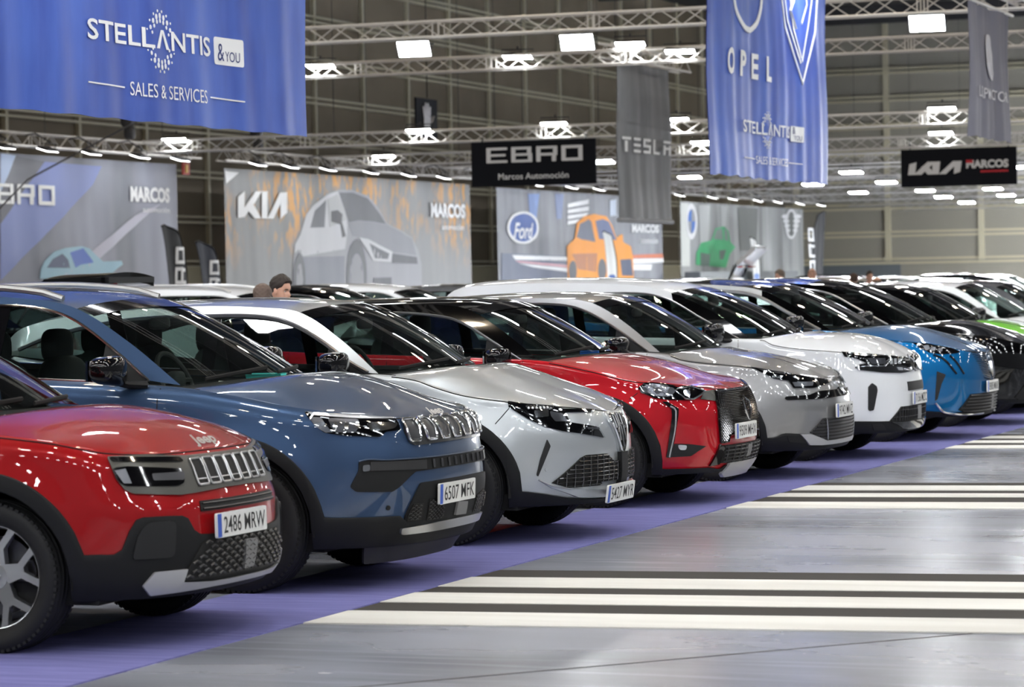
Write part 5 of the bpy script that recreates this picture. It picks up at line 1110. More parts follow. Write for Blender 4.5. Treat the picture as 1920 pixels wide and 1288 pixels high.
TR['ds'] = dict(
  hl=[(1.138,.858),(1.09,.898),(1.041,.899),(.939,.89),(.841,.863),(.747,.866),(.699,.867),(.578,.827),(.666,.78),(.743,.763),(.897,.771),(1.022,.787),(1.097,.822)],
  dia=[(.869,.837),(.835,.853),(.707,.863),(.58,.824),(.723,.772),(.79,.777),(.815,.798)],
  eye=[(.795,.841),(.74,.843),(.74,.796),(.779,.794),(.801,.811)],
  rf=[(1.096,.872),(1.041,.891),(.919,.875),(.877,.834),(.91,.794),(1.029,.804),(1.09,.838)],
  tri=[(.575,.824),(.434,.829),(.485,.75),(.65,.769)],
  gr=[(.437,.822),(.011,.82),(-.086,.785),(-.213,.709),(-.117,.574),(.08,.528),(.369,.502),(.384,.455),(.481,.45),(.497,.604),(.479,.749)],
  drl=[(.968,.762),(.926,.76),(.847,.709),(.852,.659),(.904,.363),(.943,.364),(.898,.66),(.901,.707)],
  drll=[(.91,.727),(.872,.699),(.875,.619),(.922,.367)],
  fog=[(.876,.46),(.759,.453),(.628,.434),(.695,.403),(.755,.368),(.904,.366),(.883,.457)],
  fl=[(.862,.453),(.789,.447),(.796,.413),(.847,.415)],
  clad=[(1.038,.287),(.913,.28),(.573,.277),(.419,.258),(.367,.286),(-.383,.289)],
  skid=[(.387,.207),(.385,.284),(.094,.287),(-.383,.289),(-.377,.284),(-.365,.237),(-.369,.179)],
  low=[(.447,.431),(-.013,.447),(-.097,.303),(.456,.302)],
  cor=[(.492,.441),(.441,.417),(.464,.295),(.569,.287)],
  radar=[(.265,.415),(.163,.416),(.168,.333),(.258,.328)],
  pl=[(.158,.526)],
  emb=[(.142,.753),(.165,.671),(.127,.641),(.089,.743)],
  seam=[(1.198,.78),(1.138,.826)],
)
TR['p2'] = dict(
  hl=[(1.128,.918),(.807,.865),(.43,.809),(.087,.795),(.098,.776),(.525,.735),(.765,.742),(.802,.8),(.934,.817),(1.007,.853),(1.077,.892)],
  r1=[(.955,.845),(.851,.842),(.871,.822),(.949,.824)],
  r2=[(.772,.788),(.495,.786),(.537,.753),(.753,.753)],
  r3=[(1.063,.902),(.824,.867),(.83,.855),(1.013,.874)],
  bar=[(.858,.66),(.846,.677),(.62,.683),(.479,.709),(-.034,.7),(.039,.653),(.487,.647),(.629,.646),(.84,.646)],
  emb=[(-.156,.796),(.142,.686)],
  low=[(.62,.385),(.462,.489),(-.19,.479),(-.202,.314),(.417,.305),(.62,.378)],
  clad=[(1.051,.349),(.952,.351),(.856,.383),(.732,.375),(.628,.368),(.424,.306),(-.179,.315)],
  skid=[(.728,.372),(.628,.368),(.424,.306),(.145,.308),(-.231,.309),(-.347,.28),(-.328,.251),(.482,.273),(.627,.28)],
  fog=[(.84,.365),(.723,.358),(.654,.296),(.821,.312)],
  pl=[(.099,.542)],
  strip=[(.437,.485),(.413,.315)],
  bot=[(.965,.205),(.495,.217),(-.328,.235)],
)
TR['c5'] = dict(
  hl=[(1.096,.968),(.63,.926),(.18,.895),(.069,.815),(.191,.767),(.424,.76),(.702,.773),(.935,.801),(.98,.824),(.933,.852),(.867,.861),(.954,.899),(1.067,.92)],
  r1=[(.568,.893),(.534,.892),(.557,.845),(.588,.846)],
  r2=[(.504,.891),(.462,.89),(.489,.843),(.523,.844)],
  r3=[(.419,.888),(.369,.887),(.4,.84),(.443,.841)],
  r4=[(.485,.814),(.387,.81),(.38,.784),(.464,.787)],
  r5=[(.854,.904),(.643,.899),(.646,.848),(.816,.853)],
  d1=[(1.088,.967),(.629,.926),(.64,.92),(.928,.928)],
  d2=[(.973,.824),(.86,.843),(.649,.833),(.651,.825),(.861,.832)],
  vent=[(.821,.686),(.776,.656),(.769,.619),(.807,.446),(.848,.44),(.86,.455),(.859,.651)],
  gr=[(.265,.666),(-.408,.665),(-.276,.608),(.295,.616)],
  low=[(.458,.465),(-.395,.453),(-.386,.333),(.625,.344)],
  clad=[(1.033,.354),(.625,.344),(.422,.353),(-.384,.334)],
  lip=[(.624,.337),(.449,.329),(-.384,.334),(-.369,.29),(.26,.253),(.419,.269)],
  fog=[(.826,.33),(.721,.326),(.649,.265),(.796,.266)],
  radar=[(.145,.462),(.005,.46),(-.012,.336),(.132,.339)],
  pl=[(-.163,.531)],
)
TR['p3'] = dict(
  hl=[(1.178,.968),(1.04,.962),(.803,.917),(.654,.877),(.685,.858),(.892,.851),(1.02,.87),(1.102,.911)],
  r1=[(1.08,.939),(1.025,.946),(1.011,.906),(1.061,.895)],
  r2=[(1.001,.925),(.949,.924),(.96,.889),(1.003,.889)],
  r3=[(.922,.916),(.877,.907),(.889,.879),(.934,.88)],
  gr=[(.666,.841),(-.369,.824),(-.138,.571),(.432,.592),(.615,.751)],
  b1=[(.979,.849),(.877,.807),(.738,.658)],
  b2=[(.798,.837),(.735,.779),(.643,.655)],
  vent=[(.948,.688),(.859,.654),(.903,.567),(.945,.415),(.97,.399)],
  low=[(.708,.303),(.551,.455),(-.154,.446),(-.31,.285),(.611,.275)],
  clad=[(1.074,.304),(.866,.287),(.702,.282)],
  lip=[(.97,.383),(.866,.287),(.6,.258),(.277,.26),(-.304,.274)],
  pl=[(.196,.518)],
  radar=[(.278,.439),(.17,.439),(.169,.296),(.277,.297)],
)
# ---------------------------------------------------------------- the front row: paints, outlines, details
def sym(poly):
    """right-hand half of an outline joined with its mirror image"""
    n = len(poly); p = None
    for i in range(n):                                       # start at the crossing of the centre plane
        if poly[i][0] <= .012 and poly[(i+1) % n][0] > .012:
            k = (i+1) % n; p = [poly[(k+j) % n] for j in range(n)]; p = [q for q in p if q[0] > .012]; break
    if p is None:                                            # outline wholly on one side: open it at its inner edge
        k = min(range(n), key=lambda i: poly[i-1][0]+poly[i][0]); p = [poly[(k+j) % n] for j in range(n)]
    return p + [(-s_, z_) for s_, z_ in p[::-1]]
def cen(poly):
    p = sorted(poly); return p
def set_clad(S, tr, sill=.38, zc=None):
    pts = sorted(tr); out = []
    for s_, z_ in pts:
        if s_ > .03 and (not out or s_-out[-1][1] > .012): out.append(('s', s_, z_))
    z0 = zc if zc is not None else out[0][2]
    S['zclad'] = [('s', 0., z0)] + out + [('x', .30, out[-1][2]), ('x', -.5, sill), ('x', -2.1, sill+.01), ('x', -3, .5), ('r', 0, .5)]
    b_ = [q for q in S['zclad'] if q[0] == 's']; sx = Body(S).s_of_x(.30)
    S['zclad'] = [q for q in S['zclad'] if not (q[0] == 's' and q[1] > sx-.02)]
def full_car(key, label, extra, **kw):
    S = dict(SP[key]); S.update(kw); t = TR[key]; set_clad(S, t['clad'], S.get('sill', .38), S.get('zc')); K = build_car(S, LOC[key], label, 'front row of display cars', **extra); return K, t
RED = paint('ruby_red_paint', (158, 8, 16), .15, .35); BLUE = paint('steel_blue_paint', (56, 78, 110), .5, .36); SILVER = paint('light_silver_paint', (188, 193, 197), .68, .32)
RED2 = paint('cherry_red_paint', (176, 8, 26), .25, .35); GREYP = paint('artense_grey_paint', (150, 150, 152), .75, .32); WHITE = paint('pearl_white_paint', (226, 229, 233), .0, .35)
TEAL = paint('lagoon_blue_paint', (0, 100, 160), .6, .33); JET = paint('jet_black_paint', (5, 5, 6), .0, .07); LIME = paint('lime_green_paint', (118, 214, 16), .05, .4)
MESHG = mat('dark_grille_mesh', (.05, .05, .055), .35, .6); BEZEL = mat('warm_grey_bezel', lin((88, 87, 84)), .38, .55)
RADAR = mat('radar_cover_grey', lin((120, 120, 122)), .5, .1); SHADEBLK = mat('intake_shade_black', (.003, .003, .003), .6)  # black for flush plates; shade inside intakes and grilles is put into the colour
TRIMG = mat('satin_grey_trim', (.22, .22, .23), .3, .9)

def honeycomb(K, name, mt, poly, step, r, off, parent, fullw=False):
    """rows of short bars inside an outline"""
    m = MB(); P_ = np.array(poly); s0, z0 = P_.min(0); s1, z1 = P_.max(0); k = 0; z = z0+step*.4
    while z < z1:
        s_ = s0 + (step*.9 if k % 2 else 0)
        while s_ < s1:
            seg = [(s_, z), (s_+step*.55, z+step*.22), (s_+step*1.1, z)]
            if all(inside(poly, *q) for q in seg): m.tube(K.b.P(np.array([q[0] for q in seg]), np.array([q[1] for q in seg]), off), r, 4)
            s_ += step*1.8
        z += step*.5; k += 1
    if m.v: return m.build(name, mt, parent)
def hbars(K, name, mt, poly, n, r, off, parent, vert=0):
    m = MB(); P_ = np.array(poly); s0, z0 = P_.min(0); s1, z1 = P_.max(0)
    def run(fix, lo, hi, horiz):
        q = np.linspace(lo, hi, 60); ok = [bool(inside(poly, *( (x_, fix) if horiz else (fix, x_)))) for x_ in q]; cur = []
        for x_, k in list(zip(q, ok)) + [(0, False)]:
            if k: cur.append(x_)
            else:
                if len(cur) > 2:
                    c_ = np.array(cur); m.tube(K.b.P(c_, fix+0*c_, off) if horiz else K.b.P(fix+0*c_, c_, off), r, 4)
                cur = []
    for i in range(n): run(z0+(z1-z0)*(i+.5)/n, s0, s1, True)
    for i in range(vert): run(s0+(s1-s0)*(i+.5)/vert, z0, z1, False)
    if m.v: return m.build(name, mt, parent)
def disc(s_, z_, r, n=14, asp=1.): return [(s_+r*asp*math.cos(i*2*math.pi/n), z_+r*math.sin(i*2*math.pi/n)) for i in range(n)]
def hood_text(K, s, p0, q0, size, mt, wid=None):
    b = K.b
    def sf_(u, v, o):
        u = np.asarray(u, float); v = np.asarray(v, float); P_ = b.hood(p0 + 0*u, (q0+u)/.62); P_ = P_ + np.stack([-.70*v + .5*o, 0*v, .66*v + o + .002], -1); return P_
    m = MB(); put_text(m, s, sf_, 0, 0, size, wid, 'c', .03, off=.004); return m.build('emblem', mt, K.hood)

# --- red compact SUV, nearest
K, t = full_car('av', 'glossy red compact SUV with grey seven-slot grille, nearest the camera at the left', dict(name='compact_suv'), paint=RED, wheel_style='y', trim=BLK, trim_r=.01, zc=.50, wheel_rot=.05)
bz = feat(K, 'grille_bezel', BEZEL, sym(t['bezel']), .012, .05, None, False, .035, .012)[0]
h = feat(K, 'headlight', GBLK, t['hl1'], .018, .02, None, True, .04, .01); h2 = feat(K, 'headlight', GBLK, t['hl2'], .018, .02, None, True, .04, .02)
feat(K, 'lamp_reflector', GREYR, t['hl3'], .022, .01, h2); feat(K, 'lamp_reflector', DARKM, t['hl4'], .022, .01, h2, h=.05, rnd_=.01)
(sL, zT), (sB, zB) = t['gr'][0], t['gr'][1]; zT = t['gr'][0][1]-.004
for i in range(7):
    w_ = (sL+sB)/2*2/7; c = (i-3)*w_; q = round_poly([(c-w_*.40, zB+.002), (c+w_*.40, zB+.002), (c+w_*.43, zT-.002), (c-w_*.43, zT-.002)], .012)
    sl = feat(K, 'grille_slot', SHADEBLK, q, .0145, .006, bz, False, .03)[0]; line(K, 'slot_frame', SATIN, q, .0055, .018, sl, False, True)
    m = MB(); m.tube(K.b.P(np.array([c-w_*.33, c, c+w_*.33]), np.full(3, zB+(zT-zB)*.22), .018), .004, 4); m.build('slot_bar', SATIN, sl)
sl = feat(K, 'upper_intake', SHADEBLK, sym(t['slot']), .006, .02, None, False, .04, .008)[0]; hbars(K, 'intake_bar', MESHG, sym(t['slot']), 2, .005, .01, sl)
for o in feat(K, 'fog_recess', mat('recess_shade_black', (.008, .008, .009), .5), t['fog'], .022, .012, None, True, .05, .03): pass  # dark plate on the skin, the shade of a recess put into its colour
lo = feat(K, 'lower_grille', SHADEBLK, sym(t['low']), .020, .012, None, False, .05, .03)[0]; honeycomb(K, 'grille_mesh', mat('mesh_grey', (.06, .06, .062), .4, .3), sym(t['low']), .042, .006, .026, lo)
feat(K, 'radar_cover', RADAR, [(.0+q[0]-np.mean([p_[0] for p_ in t['radar']]), q[1]) for q in t['radar']], .030, .012, lo, False, .05, .01)
feat(K, 'skid_plate', SKID, sym(t['skid']), .030, .02, None, False, .04, .008)
plate(K, '2486 MRW', t['pl'][0][1], -.09, push=.03); hood_text(K, 'Jeep', .05, 0, .06, SATIN, .17)

# --- blue SUV
K, t = full_car('co', 'steel blue SUV with seven chrome grille rings beside the red compact SUV', dict(name='sport_utility_vehicle'), paint=BLUE, wheel_style='m', rim_mat=DARKM, rails=SATIN, sill=.38)
h = feat(K, 'headlight', GBLK, t['hl'], .010, .03, None, True, .035, .01)
feat(K, 'lamp_reflector', GREYR, t['r1'], .015, .01, h); feat(K, 'daytime_light', DRL, t['drl'], .015, .01, h); feat(K, 'projector', DARKM, t['pj'], .014, .01, h, rnd_=.02); feat(K, 'projector', REFL, t['pk'], .015, .01, h, rnd_=.02)
pj = np.mean(t['pj'], 0)
for i in (-.07, -.01, .05): feat(K, 'lamp_reflector', REFL, disc(pj[0]+i, pj[1], .020, asp=.6), .019, .01, h)
feat(K, 'lamp_cover', LENS, t['hl'], .020, .002, h, True, .05, .01)
gb = feat(K, 'grille_panel', mat('grille_panel_grey', (.02, .021, .023), .35), sym(t['gb']), .008, .03, None, False, .035, .01)[0]
r = t['ring']; ds_ = (r[0][0]+r[1][0]+r[2][0]+r[3][0])/4/3
zt_, zb_ = (r[0][1]+r[1][1])/2, (r[2][1]+r[3][1])/2
for i in range(7):
    c = (i-3)*ds_; q = round_poly([(c-ds_*.28, zb_), (c+ds_*.28, zb_), (c+ds_*.38, (zb_+zt_)/2+.01), (c+ds_*.36, zt_), (c-ds_*.36, zt_), (c-ds_*.38, (zb_+zt_)/2+.01)], .018)
    o = line(K, 'grille_ring', CHR, q, .0085, .016, gb, False, True, n=8)[0]; feat(K, 'slot_insert', MESHG, q, .0105, .006, o, False, .04)
up = feat(K, 'upper_intake', BLK, sym(t['up']), .010, .03, None, False, .04, .012)[0]
for sg, o in zip((1, -1), feat(K, 'blanking_panel', mat('fine_mesh_black', (.018, .018, .02), .45), t['ups'], .016, .01, up, True, .05)): pass
feat(K, 'fog_lamp', REFL, t['fogl'], .019, .015, up, True, .04, .01)
zl = t['slat']; m = MB()
for i in range(9):
    s_ = (i-4)*zl[0][0]/4.6; m.tube(K.b.P(np.array([s_, s_]), np.array([zl[0][1], zl[1][1]]), .014), .009, 4)
m.build('intake_slat', MESHG, up); line(K, 'intake_edge', mat('dark_blue_edge', lin((70, 84, 108)), .3, .3, 1.), [(q[0], q[1]) for q in sorted(sym([q for q in t['up'] if q[1] > t['ups'][0][1]-.02]))], .004, .014, up, False)
lo = feat(K, 'lower_grille', BLK, sym(t['lo']), .012, .03, None, False, .05, .02)[0]
for nm in ('m1', 'm2'):
    for sg in (1, -1):
        q = [(sg*a_, b_) for a_, b_ in t[nm]]; mm = feat(K, 'mesh_insert', SHADEBLK, q if sg > 0 else q[::-1], .017, .006, lo, False, .05)[0]; honeycomb(K, 'grille_mesh', MESHG, q, .020, .0032, .020, mm)
feat(K, 'radar_cover', RADAR, [(q[0]-np.mean([p_[0] for p_ in t['radar']]), q[1]) for q in t['radar']], .026, .02, lo, False, .05, .006)
feat(K, 'skid_plate', SATIN, sym(t['skid']), .028, .03, None, False, .05, .01)
dm = [q for q in t['dam'] if q[0] > .012]; zd1, zd0 = max(q[1] for q in t['dam']), min(q[1] for q in t['dam'])
feat(K, 'air_dam', mat('air_dam_grey', (.03, .03, .03), .6), [(-.78, .145), (.78, .145), (.80, .235), (-.80, .235)], -.03, .03, None, False, .06, .01)
plate(K, '6507 MFK', t['pl'][0][1], -.09); hood_text(K, 'Jeep', .035, 0, .05, SATIN, .14)
feat(K, 'parking_sensor', BLK, disc(*t['sens'][1], .013), .006, .01, None)
# visible through the windscreen: pale papers on the dashboard
# --- silver SUV
K, t = full_car('al', 'light silver SUV with shield-shaped grille and low offset plate', dict(name='sport_utility_vehicle'), paint=SILVER, wheel_style='m', rim_mat=DARKM, trim=TRIMG, trim_r=.014, belt_chrome=False)
h = feat(K, 'headlight', GBLK, t['hl'], .008, .03, None, True, .03, .006)
for n_, mt_ in (('r1', REFL), ('r2', REFL), ('r3', mat('lamp_smoke', (.10, .10, .11), .2, .6)), ('r4', DARKM)): feat(K, 'lamp_reflector', mt_, t[n_], .012, .01, h, rnd_=.01)
for i in range(6): feat(K, 'lamp_element', DRL, disc(t['r1'][0][0]-.02-.028*i, t['r1'][0][1]-.015, .007), .016, .006, h)
feat(K, 'lamp_cover', LENS, t['hl'], .018, .002, h, True, .05, .006)
sh = t['shield']; zt_, zb_ = sh[1][1], sh[5][1]; hw = max(sh[0][0], .10)
q = round_poly([(0, zb_-.02), (hw*.55, zb_+.10), (hw*1.15, sh[0][1]-.02), (hw*1.1, zt_), (-hw*1.1, zt_), (-hw*1.15, sh[0][1]-.02), (-hw*.55, zb_+.10)], .03)
gs = feat(K, 'shield_grille', SILVER, [(a_*1.35, b_+(.02 if b_ > .6 else -.03)) for a_, b_ in q], .012, .05, None, False, .03, .02)[0]
gi = feat(K, 'grille_insert', GBLK, q, .016, .01, gs, False, .03)[0]; line(K, 'grille_frame', CHR, q, .008, .02, gs, False, True)
m = MB(); zc_ = (zt_+zb_)/2+.03                                  # raised script-like bars inside the shield
for i, (a_, b0, b1) in enumerate([(-.10, .02, .10), (-.05, -.06, .10), (0, -.10, .11), (.05, -.06, .10), (.10, .02, .10)]):
    a2 = a_*hw/.12; m.tube(K.b.P(np.array([a2, a2*.9+.012, a2]), np.array([zc_+b0, zc_+(b0+b1)/2, zc_+b1]), .024), .009, 6)
m.tube(K.b.P(np.array([-.07, .03, .08]), np.array([zc_+.02, zc_+.05, zc_-.01]), .026), .008, 6); m.build('grille_bar', TRIMG, gs)
feat(K, 'side_vent', mat('vent_black', (.008, .008, .009), .4), t['vent'], .008, .03, None, True, .04, .008)
zl = max(q[1] for q in t['lip'][2:4])+.006; t['low'] = [(a_, max(b_, zl)) for a_, b_ in t['low']]
lo = feat(K, 'lower_grille', SHADEBLK, sym(t['low']), .010, .03, None, False, .04, .004)[0]; hbars(K, 'grille_mesh', mat('polished_mesh', (.12, .12, .125), .25, 1.), sym(t['low']), 8, .0045, .016, lo, 22)
feat(K, 'centre_strut', BLK, [(-.055, t['low'][3][1]-.27), (.055, t['low'][3][1]-.27), (.06, t['low'][3][1]), (-.06, t['low'][3][1])], .03, .03, lo, False)
feat(K, 'front_lip', SILVER, sym(t['lip']), .032, .04, None, False, .05, .008); line(K, 'lip_edge', SATIN, [q for q in t['lip'][:3]], .005, .034)
plate(K, '5427 MYR', t['pl'][1][1], -.12, push=.07)
line(K, 'bumper_seam', LINER, t['seam'], .003, .0); feat(K, 'parking_sensor', SILVER, disc(*t['sens'][0], .014), .006, .01)

# --- red SUV with black roof
K, t = full_car('ds', 'cherry red SUV with black roof and sparkling diamond grille', dict(name='sport_utility_vehicle'), paint=RED2, roof_paint=JET, wheel_style='m', trim=TRIMG, trim_r=.01, belt_chrome=False)
h = feat(K, 'headlight', GBLK, t['hl'], .010, .03, None, True, .03, .008)
feat(K, 'lamp_reflector', mat('lamp_crystal', (.22, .22, .24), .2, .9), t['rf'], .014, .01, h, rnd_=.02); o = line(K, 'lamp_frame', REFL, t['dia'], .007, .018, h, True, True); feat(K, 'projector', REFL, t['eye'], .018, .02, h, rnd_=.015)
rf = np.array(t['rf']); c_ = rf.mean(0)
for i in range(3): feat(K, 'projector', DARKM, disc(c_[0]+.10-.10*i, c_[1]-.004*i, .024, asp=1.1), .018, .01, h)
feat(K, 'lamp_cover', LENS, t['hl'], .022, .002, h, True, .05, .008); feat(K, 'lamp_bridge', mat('olive_black', (.05, .05, .045), .25, .4), t['tri'], .008, .02)
gr = feat(K, 'grille', SHADEBLK, sym(t['gr']), .010, .03, None, False, .035, .01)[0]
P_ = sym(t['gr']); m = MB(); a0, z0 = np.array(P_).min(0); a1, z1 = np.array(P_).max(0); z = z0+.012; k = 0
while z < z1:
    a_ = a0 + (.012 if k % 2 else 0)
    while a_ < a1:
        if inside(P_, a_, z) and inside(P_, a_+.010, z) and inside(P_, a_-.010, z): c3 = K.b.P(np.array([a_-.010, a_, a_+.010, a_]), np.array([z, z-.0085, z, z+.0085]), .012); pk = K.b.P(np.array(a_), np.array(z), .022); m.add(np.vstack([c3, pk]), [(0, 1, 4), (1, 2, 4), (2, 3, 4), (3, 0, 4)])
        a_ += .026
    z += .0115; k += 1
m.build('grille_studs', mat('smoked_chrome', (.12, .12, .125), .16, 1.), gr, smooth=False); line(K, 'grille_frame', GBLK, P_, .008, .014, gr, False, True)
e_ = K.b.N(np.array(0.), np.array(.66)); m = MB(); zc_ = t['emb'][1][1]
for sg in (1, -1): m.tube(K.b.P(sg*np.array([.015, .07, .075, .05, .012]), zc_+np.array([.085, .06, .0, -.03, -.075]), .026), [.004, .010, .009, .008, .004], 6)
m.build('emblem', CHR, gr)
dr = feat(K, 'daytime_light', GBLK, t['drl'], .012, .03, None, True, .035, .006); line(K, 'light_strip', SATIN, t['drll'], .007, .017, dr)
fg = feat(K, 'fog_recess', SHADEBLK, t['fog'], .010, .03, None, True, .04, .008); feat(K, 'fog_lamp', REFL, t['fl'], .014, .012, fg, rnd_=.02)
lo = feat(K, 'lower_grille', SHADEBLK, sym(t['low']), .016, .03, None, False, .04, .01)[0]; hbars(K, 'grille_mesh', MESHG, sym(t['low']), 5, .006, .022, lo, 9)
feat(K, 'gloss_corner', GBLK, t['cor'], .018, .02); feat(K, 'radar_cover', RADAR, [(q[0]-np.mean([p_[0] for p_ in t['radar']]), q[1]) for q in t['radar']], .028, .02, lo, False)
feat(K, 'skid_plate', SKID, [(-.36, .24), (-.30, .19), (.30, .19), (.38, .22), (.34, .30), (-.34, .30)], .032, .03, None, False, .05, .008)
plate(K, '9509 MHX', t['pl'][0][1], -.10, push=.03); line(K, 'bumper_seam', LINER, t['seam'], .003, .0)

# --- grey crossover
K, t = full_car('p2', 'metallic grey crossover between the cherry red SUV and the white SUV', dict(name='crossover_car'), paint=GREYP, wheel_style='m', trim=TRIMG, trim_r=.009, belt_chrome=False)
h = feat(K, 'headlight', GBLK, t['hl'], .008, .03, None, True, .03, .006); feat(K, 'lamp_reflector', REFL, t['r1'], .013, .01, h, rnd_=.008); feat(K, 'lamp_reflector', GREYR, t['r2'], .013, .01, h, rnd_=.008); feat(K, 'lamp_reflector', mat('lamp_smoke'), t['r3'], .012, .01, h)
feat(K, 'lamp_cover', LENS, t['hl'], .018, .002, h, True, .05, .006)
feat(K, 'grille_bar', GBLK, sym(t['bar']), .014, .03, None, False, .04, .01); zc_ = (t['emb'][0][1]+t['emb'][1][1])/2
feat(K, 'emblem', CHR, round_poly([(0, zc_-.085), (.06, zc_-.03), (.065, zc_+.07), (-.065, zc_+.07), (-.06, zc_-.03)], .02), .03, .03, None, False, .03)
lo = feat(K, 'lower_grille', MESHG, sym(t['low']), .016, .03, None, False, .05, .01)[0]; hbars(K, 'grille_mesh', BLK, sym(t['low']), 7, .006, .018, lo); line(K, 'sensor_strip', SATIN, t['strip'], .006, .022, lo)
feat(K, 'skid_plate', SKID, sym(t['skid']), .028, .03, None, False, .05, .01); feat(K, 'fog_recess', SHADEBLK, t['fog'], .018, .02, None, True, .04, .01)
plate(K, '9742 MVZ', t['pl'][0][1], -.07, push=.03)

# --- white SUV
K, t = full_car('c5', 'pearl white SUV with double-decker headlights beyond the grey crossover', dict(name='sport_utility_vehicle'), paint=WHITE, wheel_style='m', trim=TRIMG, trim_r=.009, belt_chrome=False, pillar_paint=WHITE, a_paint=JET)
h = feat(K, 'headlight', GBLK, t['hl'], .010, .03, None, True, .03, .008)
for n_ in ('r1', 'r2', 'r3', 'r4'): feat(K, 'lamp_element', DRL, t[n_], .016, .01, h)
feat(K, 'lamp_reflector', DARKM, t['r5'], .014, .01, h); feat(K, 'lamp_strip', REFL, t['d1'], .015, .01, h); feat(K, 'lamp_strip', REFL, t['d2'], .015, .01, h); feat(K, 'lamp_cover', LENS, t['hl'], .022, .002, h, True, .05, .008)
z_ = np.array(t['hl']); zh = z_[:, 1].min()
for dz in (.03, .12): line(K, 'grille_strip', CHR, [(-.36, zh+dz+.0), (-.15, zh+dz-.01), (-.10, zh+dz+.03), (0, zh+dz-.02), (.10, zh+dz+.03), (.15, zh+dz-.01), (.36, zh+dz)], .010, .012, None, False, smooth=False)
feat(K, 'grille_panel', GBLK, [(-.40, zh+.015), (.40, zh+.015), (.38, zh+.14), (-.38, zh+.14)], .006, .02, None, False, .05)
feat(K, 'side_vent', mat('vent_black'), t['vent'], .010, .03, None, True, .04, .01); g_ = feat(K, 'upper_intake', SHADEBLK, sym([(abs(a_), b_) for a_, b_ in [(.30, np.mean([q[1] for q in t['gr']])-.04), (.30, np.mean([q[1] for q in t['gr']])+.04)]]), .006, .02, None, False, .05)[0]
lo = feat(K, 'lower_grille', SHADEBLK, sym(t['low']), .014, .03, None, False, .05, .01)[0]; hbars(K, 'grille_mesh', MESHG, sym(t['low']), 2, .004, .018, lo, 26)
lp = [q for q in t['lip'] if q[0] > 0]; feat(K, 'front_lip', GBLK, sym(t['lip']), .026, .03, None, False, .05, .01); feat(K, 'fog_recess', SHADEBLK, t['fog'], .018, .02, None, True, .05, .01)
feat(K, 'radar_cover', RADAR, [(q[0]-np.mean([p_[0] for p_ in t['radar']]), q[1]) for q in t['radar']], .022, .02, lo, False)
plate(K, '7156 MZC', .53, 0, push=.03)

# --- blue SUV with black roof
K, t = full_car('p3', 'bright lagoon blue SUV with black roof beyond the white SUV', dict(name='sport_utility_vehicle'), paint=TEAL, roof_paint=JET, pillar_paint=SILVER, a_paint=JET, wheel_style='m', trim=SATIN, trim_r=.016)
h = feat(K, 'headlight', GBLK, t['hl'], .008, .03, None, True, .03, .006)
for n_ in ('r1', 'r2', 'r3'): feat(K, 'lamp_element', GREYR, t[n_], .013, .01, h, rnd_=.01)
gz = [q[1] for q in t['gr']]; m = MB()
for i in range(15):
    z_ = min(gz) + (max(gz)-min(gz))*i/14; hw = .50*(.55+.45*i/14)
    for sg in (1, -1):
        s_ = np.linspace(.03, hw, 10); m.tube(K.b.P(sg*s_, z_+.06*(s_/.5), .006), np.linspace(.007, .002, 10), 4)
m.build('grille_bar', GBLK, K.root); feat(K, 'emblem', CHR, round_poly([(0, .60), (.06, .66), (.065, .76), (-.065, .76), (-.06, .66)], .02), .022, .03, None, False, .03)
for n_ in ('b1', 'b2'): line(K, 'claw_light', GBLK, t[n_], .011, .004)
feat(K, 'side_vent', mat('vent_black'), t['vent'], .008, .03, None, True, .04, .008); lo = feat(K, 'lower_grille', SHADEBLK, sym(t['low']), .012, .03, None, False, .05, .01)[0]; hbars(K, 'grille_mesh', MESHG, sym(t['low']), 6, .008, .018, lo)
line(K, 'front_lip', CHR, t['lip'][:4], .012, .022); feat(K, 'radar_cover', RADAR, [(q[0]-np.mean([p_[0] for p_ in t['radar']]), q[1]) for q in t['radar']], .022, .02, lo, False)
plate(K, '8305 MXR', t['pl'][0][1], -.02, push=.03)
# ---------------------------------------------------------------- further cars
def other(key, loc, label, group, paint_, roof=None, lod=1, yaw=0., name='parked_car', **kw):
    S = dict(SP[key]); S.update(paint=paint_, roof_paint=roof or paint_, trim=kw.pop('trim', TRIMG), wheel_style='m', yaw=yaw, belt_chrome=False); S.update(kw); set_clad(S, TR[key]['clad'], .38)
    return build_car(S, loc, label, group, name, lod)
MIDGREY = paint('graphite_grey_paint', (92, 94, 98), .6, .35); SILV2 = paint('bright_silver_paint', (190, 192, 196), .8, .3)
G1 = 'front row of display cars'
def simple_front(K, key):
    t = TR[key]; h = feat(K, 'headlight', GBLK, t['hl'], .008, .03, None, True, .05, .006)
    feat(K, 'lower_grille', SHADEBLK, sym(t['low']), .012, .03, None, False, .06, .01)
K = other('p3', (-6.9, 32.2), 'jet black SUV with slanted silver grille bars behind the lagoon blue SUV', G1, JET, JET, 2, trim=SATIN); simple_front(K, 'p3')
for i in range(5): line(K, 'grille_bar', SATIN, [(.10+.09*i, .74-.02*i), (.06+.09*i, .52)], .012, .012)
K = other('ds', (-6.95, 35.0), 'lime green hatchback with black roof and dark pillars, behind the jet black SUV', G1, LIME, JET, 2); simple_front(K, 'ds')
K = other('al', (-6.95, 37.8), 'white hatchback beyond the lime green one, with a white roof', G1, WHITE, WHITE, 2); simple_front(K, 'al')
K = other('p2', (-6.95, 40.6), 'dark graphite crossover beyond the white hatchback', G1, MIDGREY, MIDGREY, 1)
G2 = 'second row of cars behind'
other('c5', (-17.0, 38.3), 'white SUV of the second row, its roof seen above the steel blue SUV', G2, WHITE, WHITE, rails=SATIN)
other('p3', (-17.0, 41.2), 'black SUV of the second row, its roof seen above the light silver SUV', G2, JET, JET, rails=BLK)
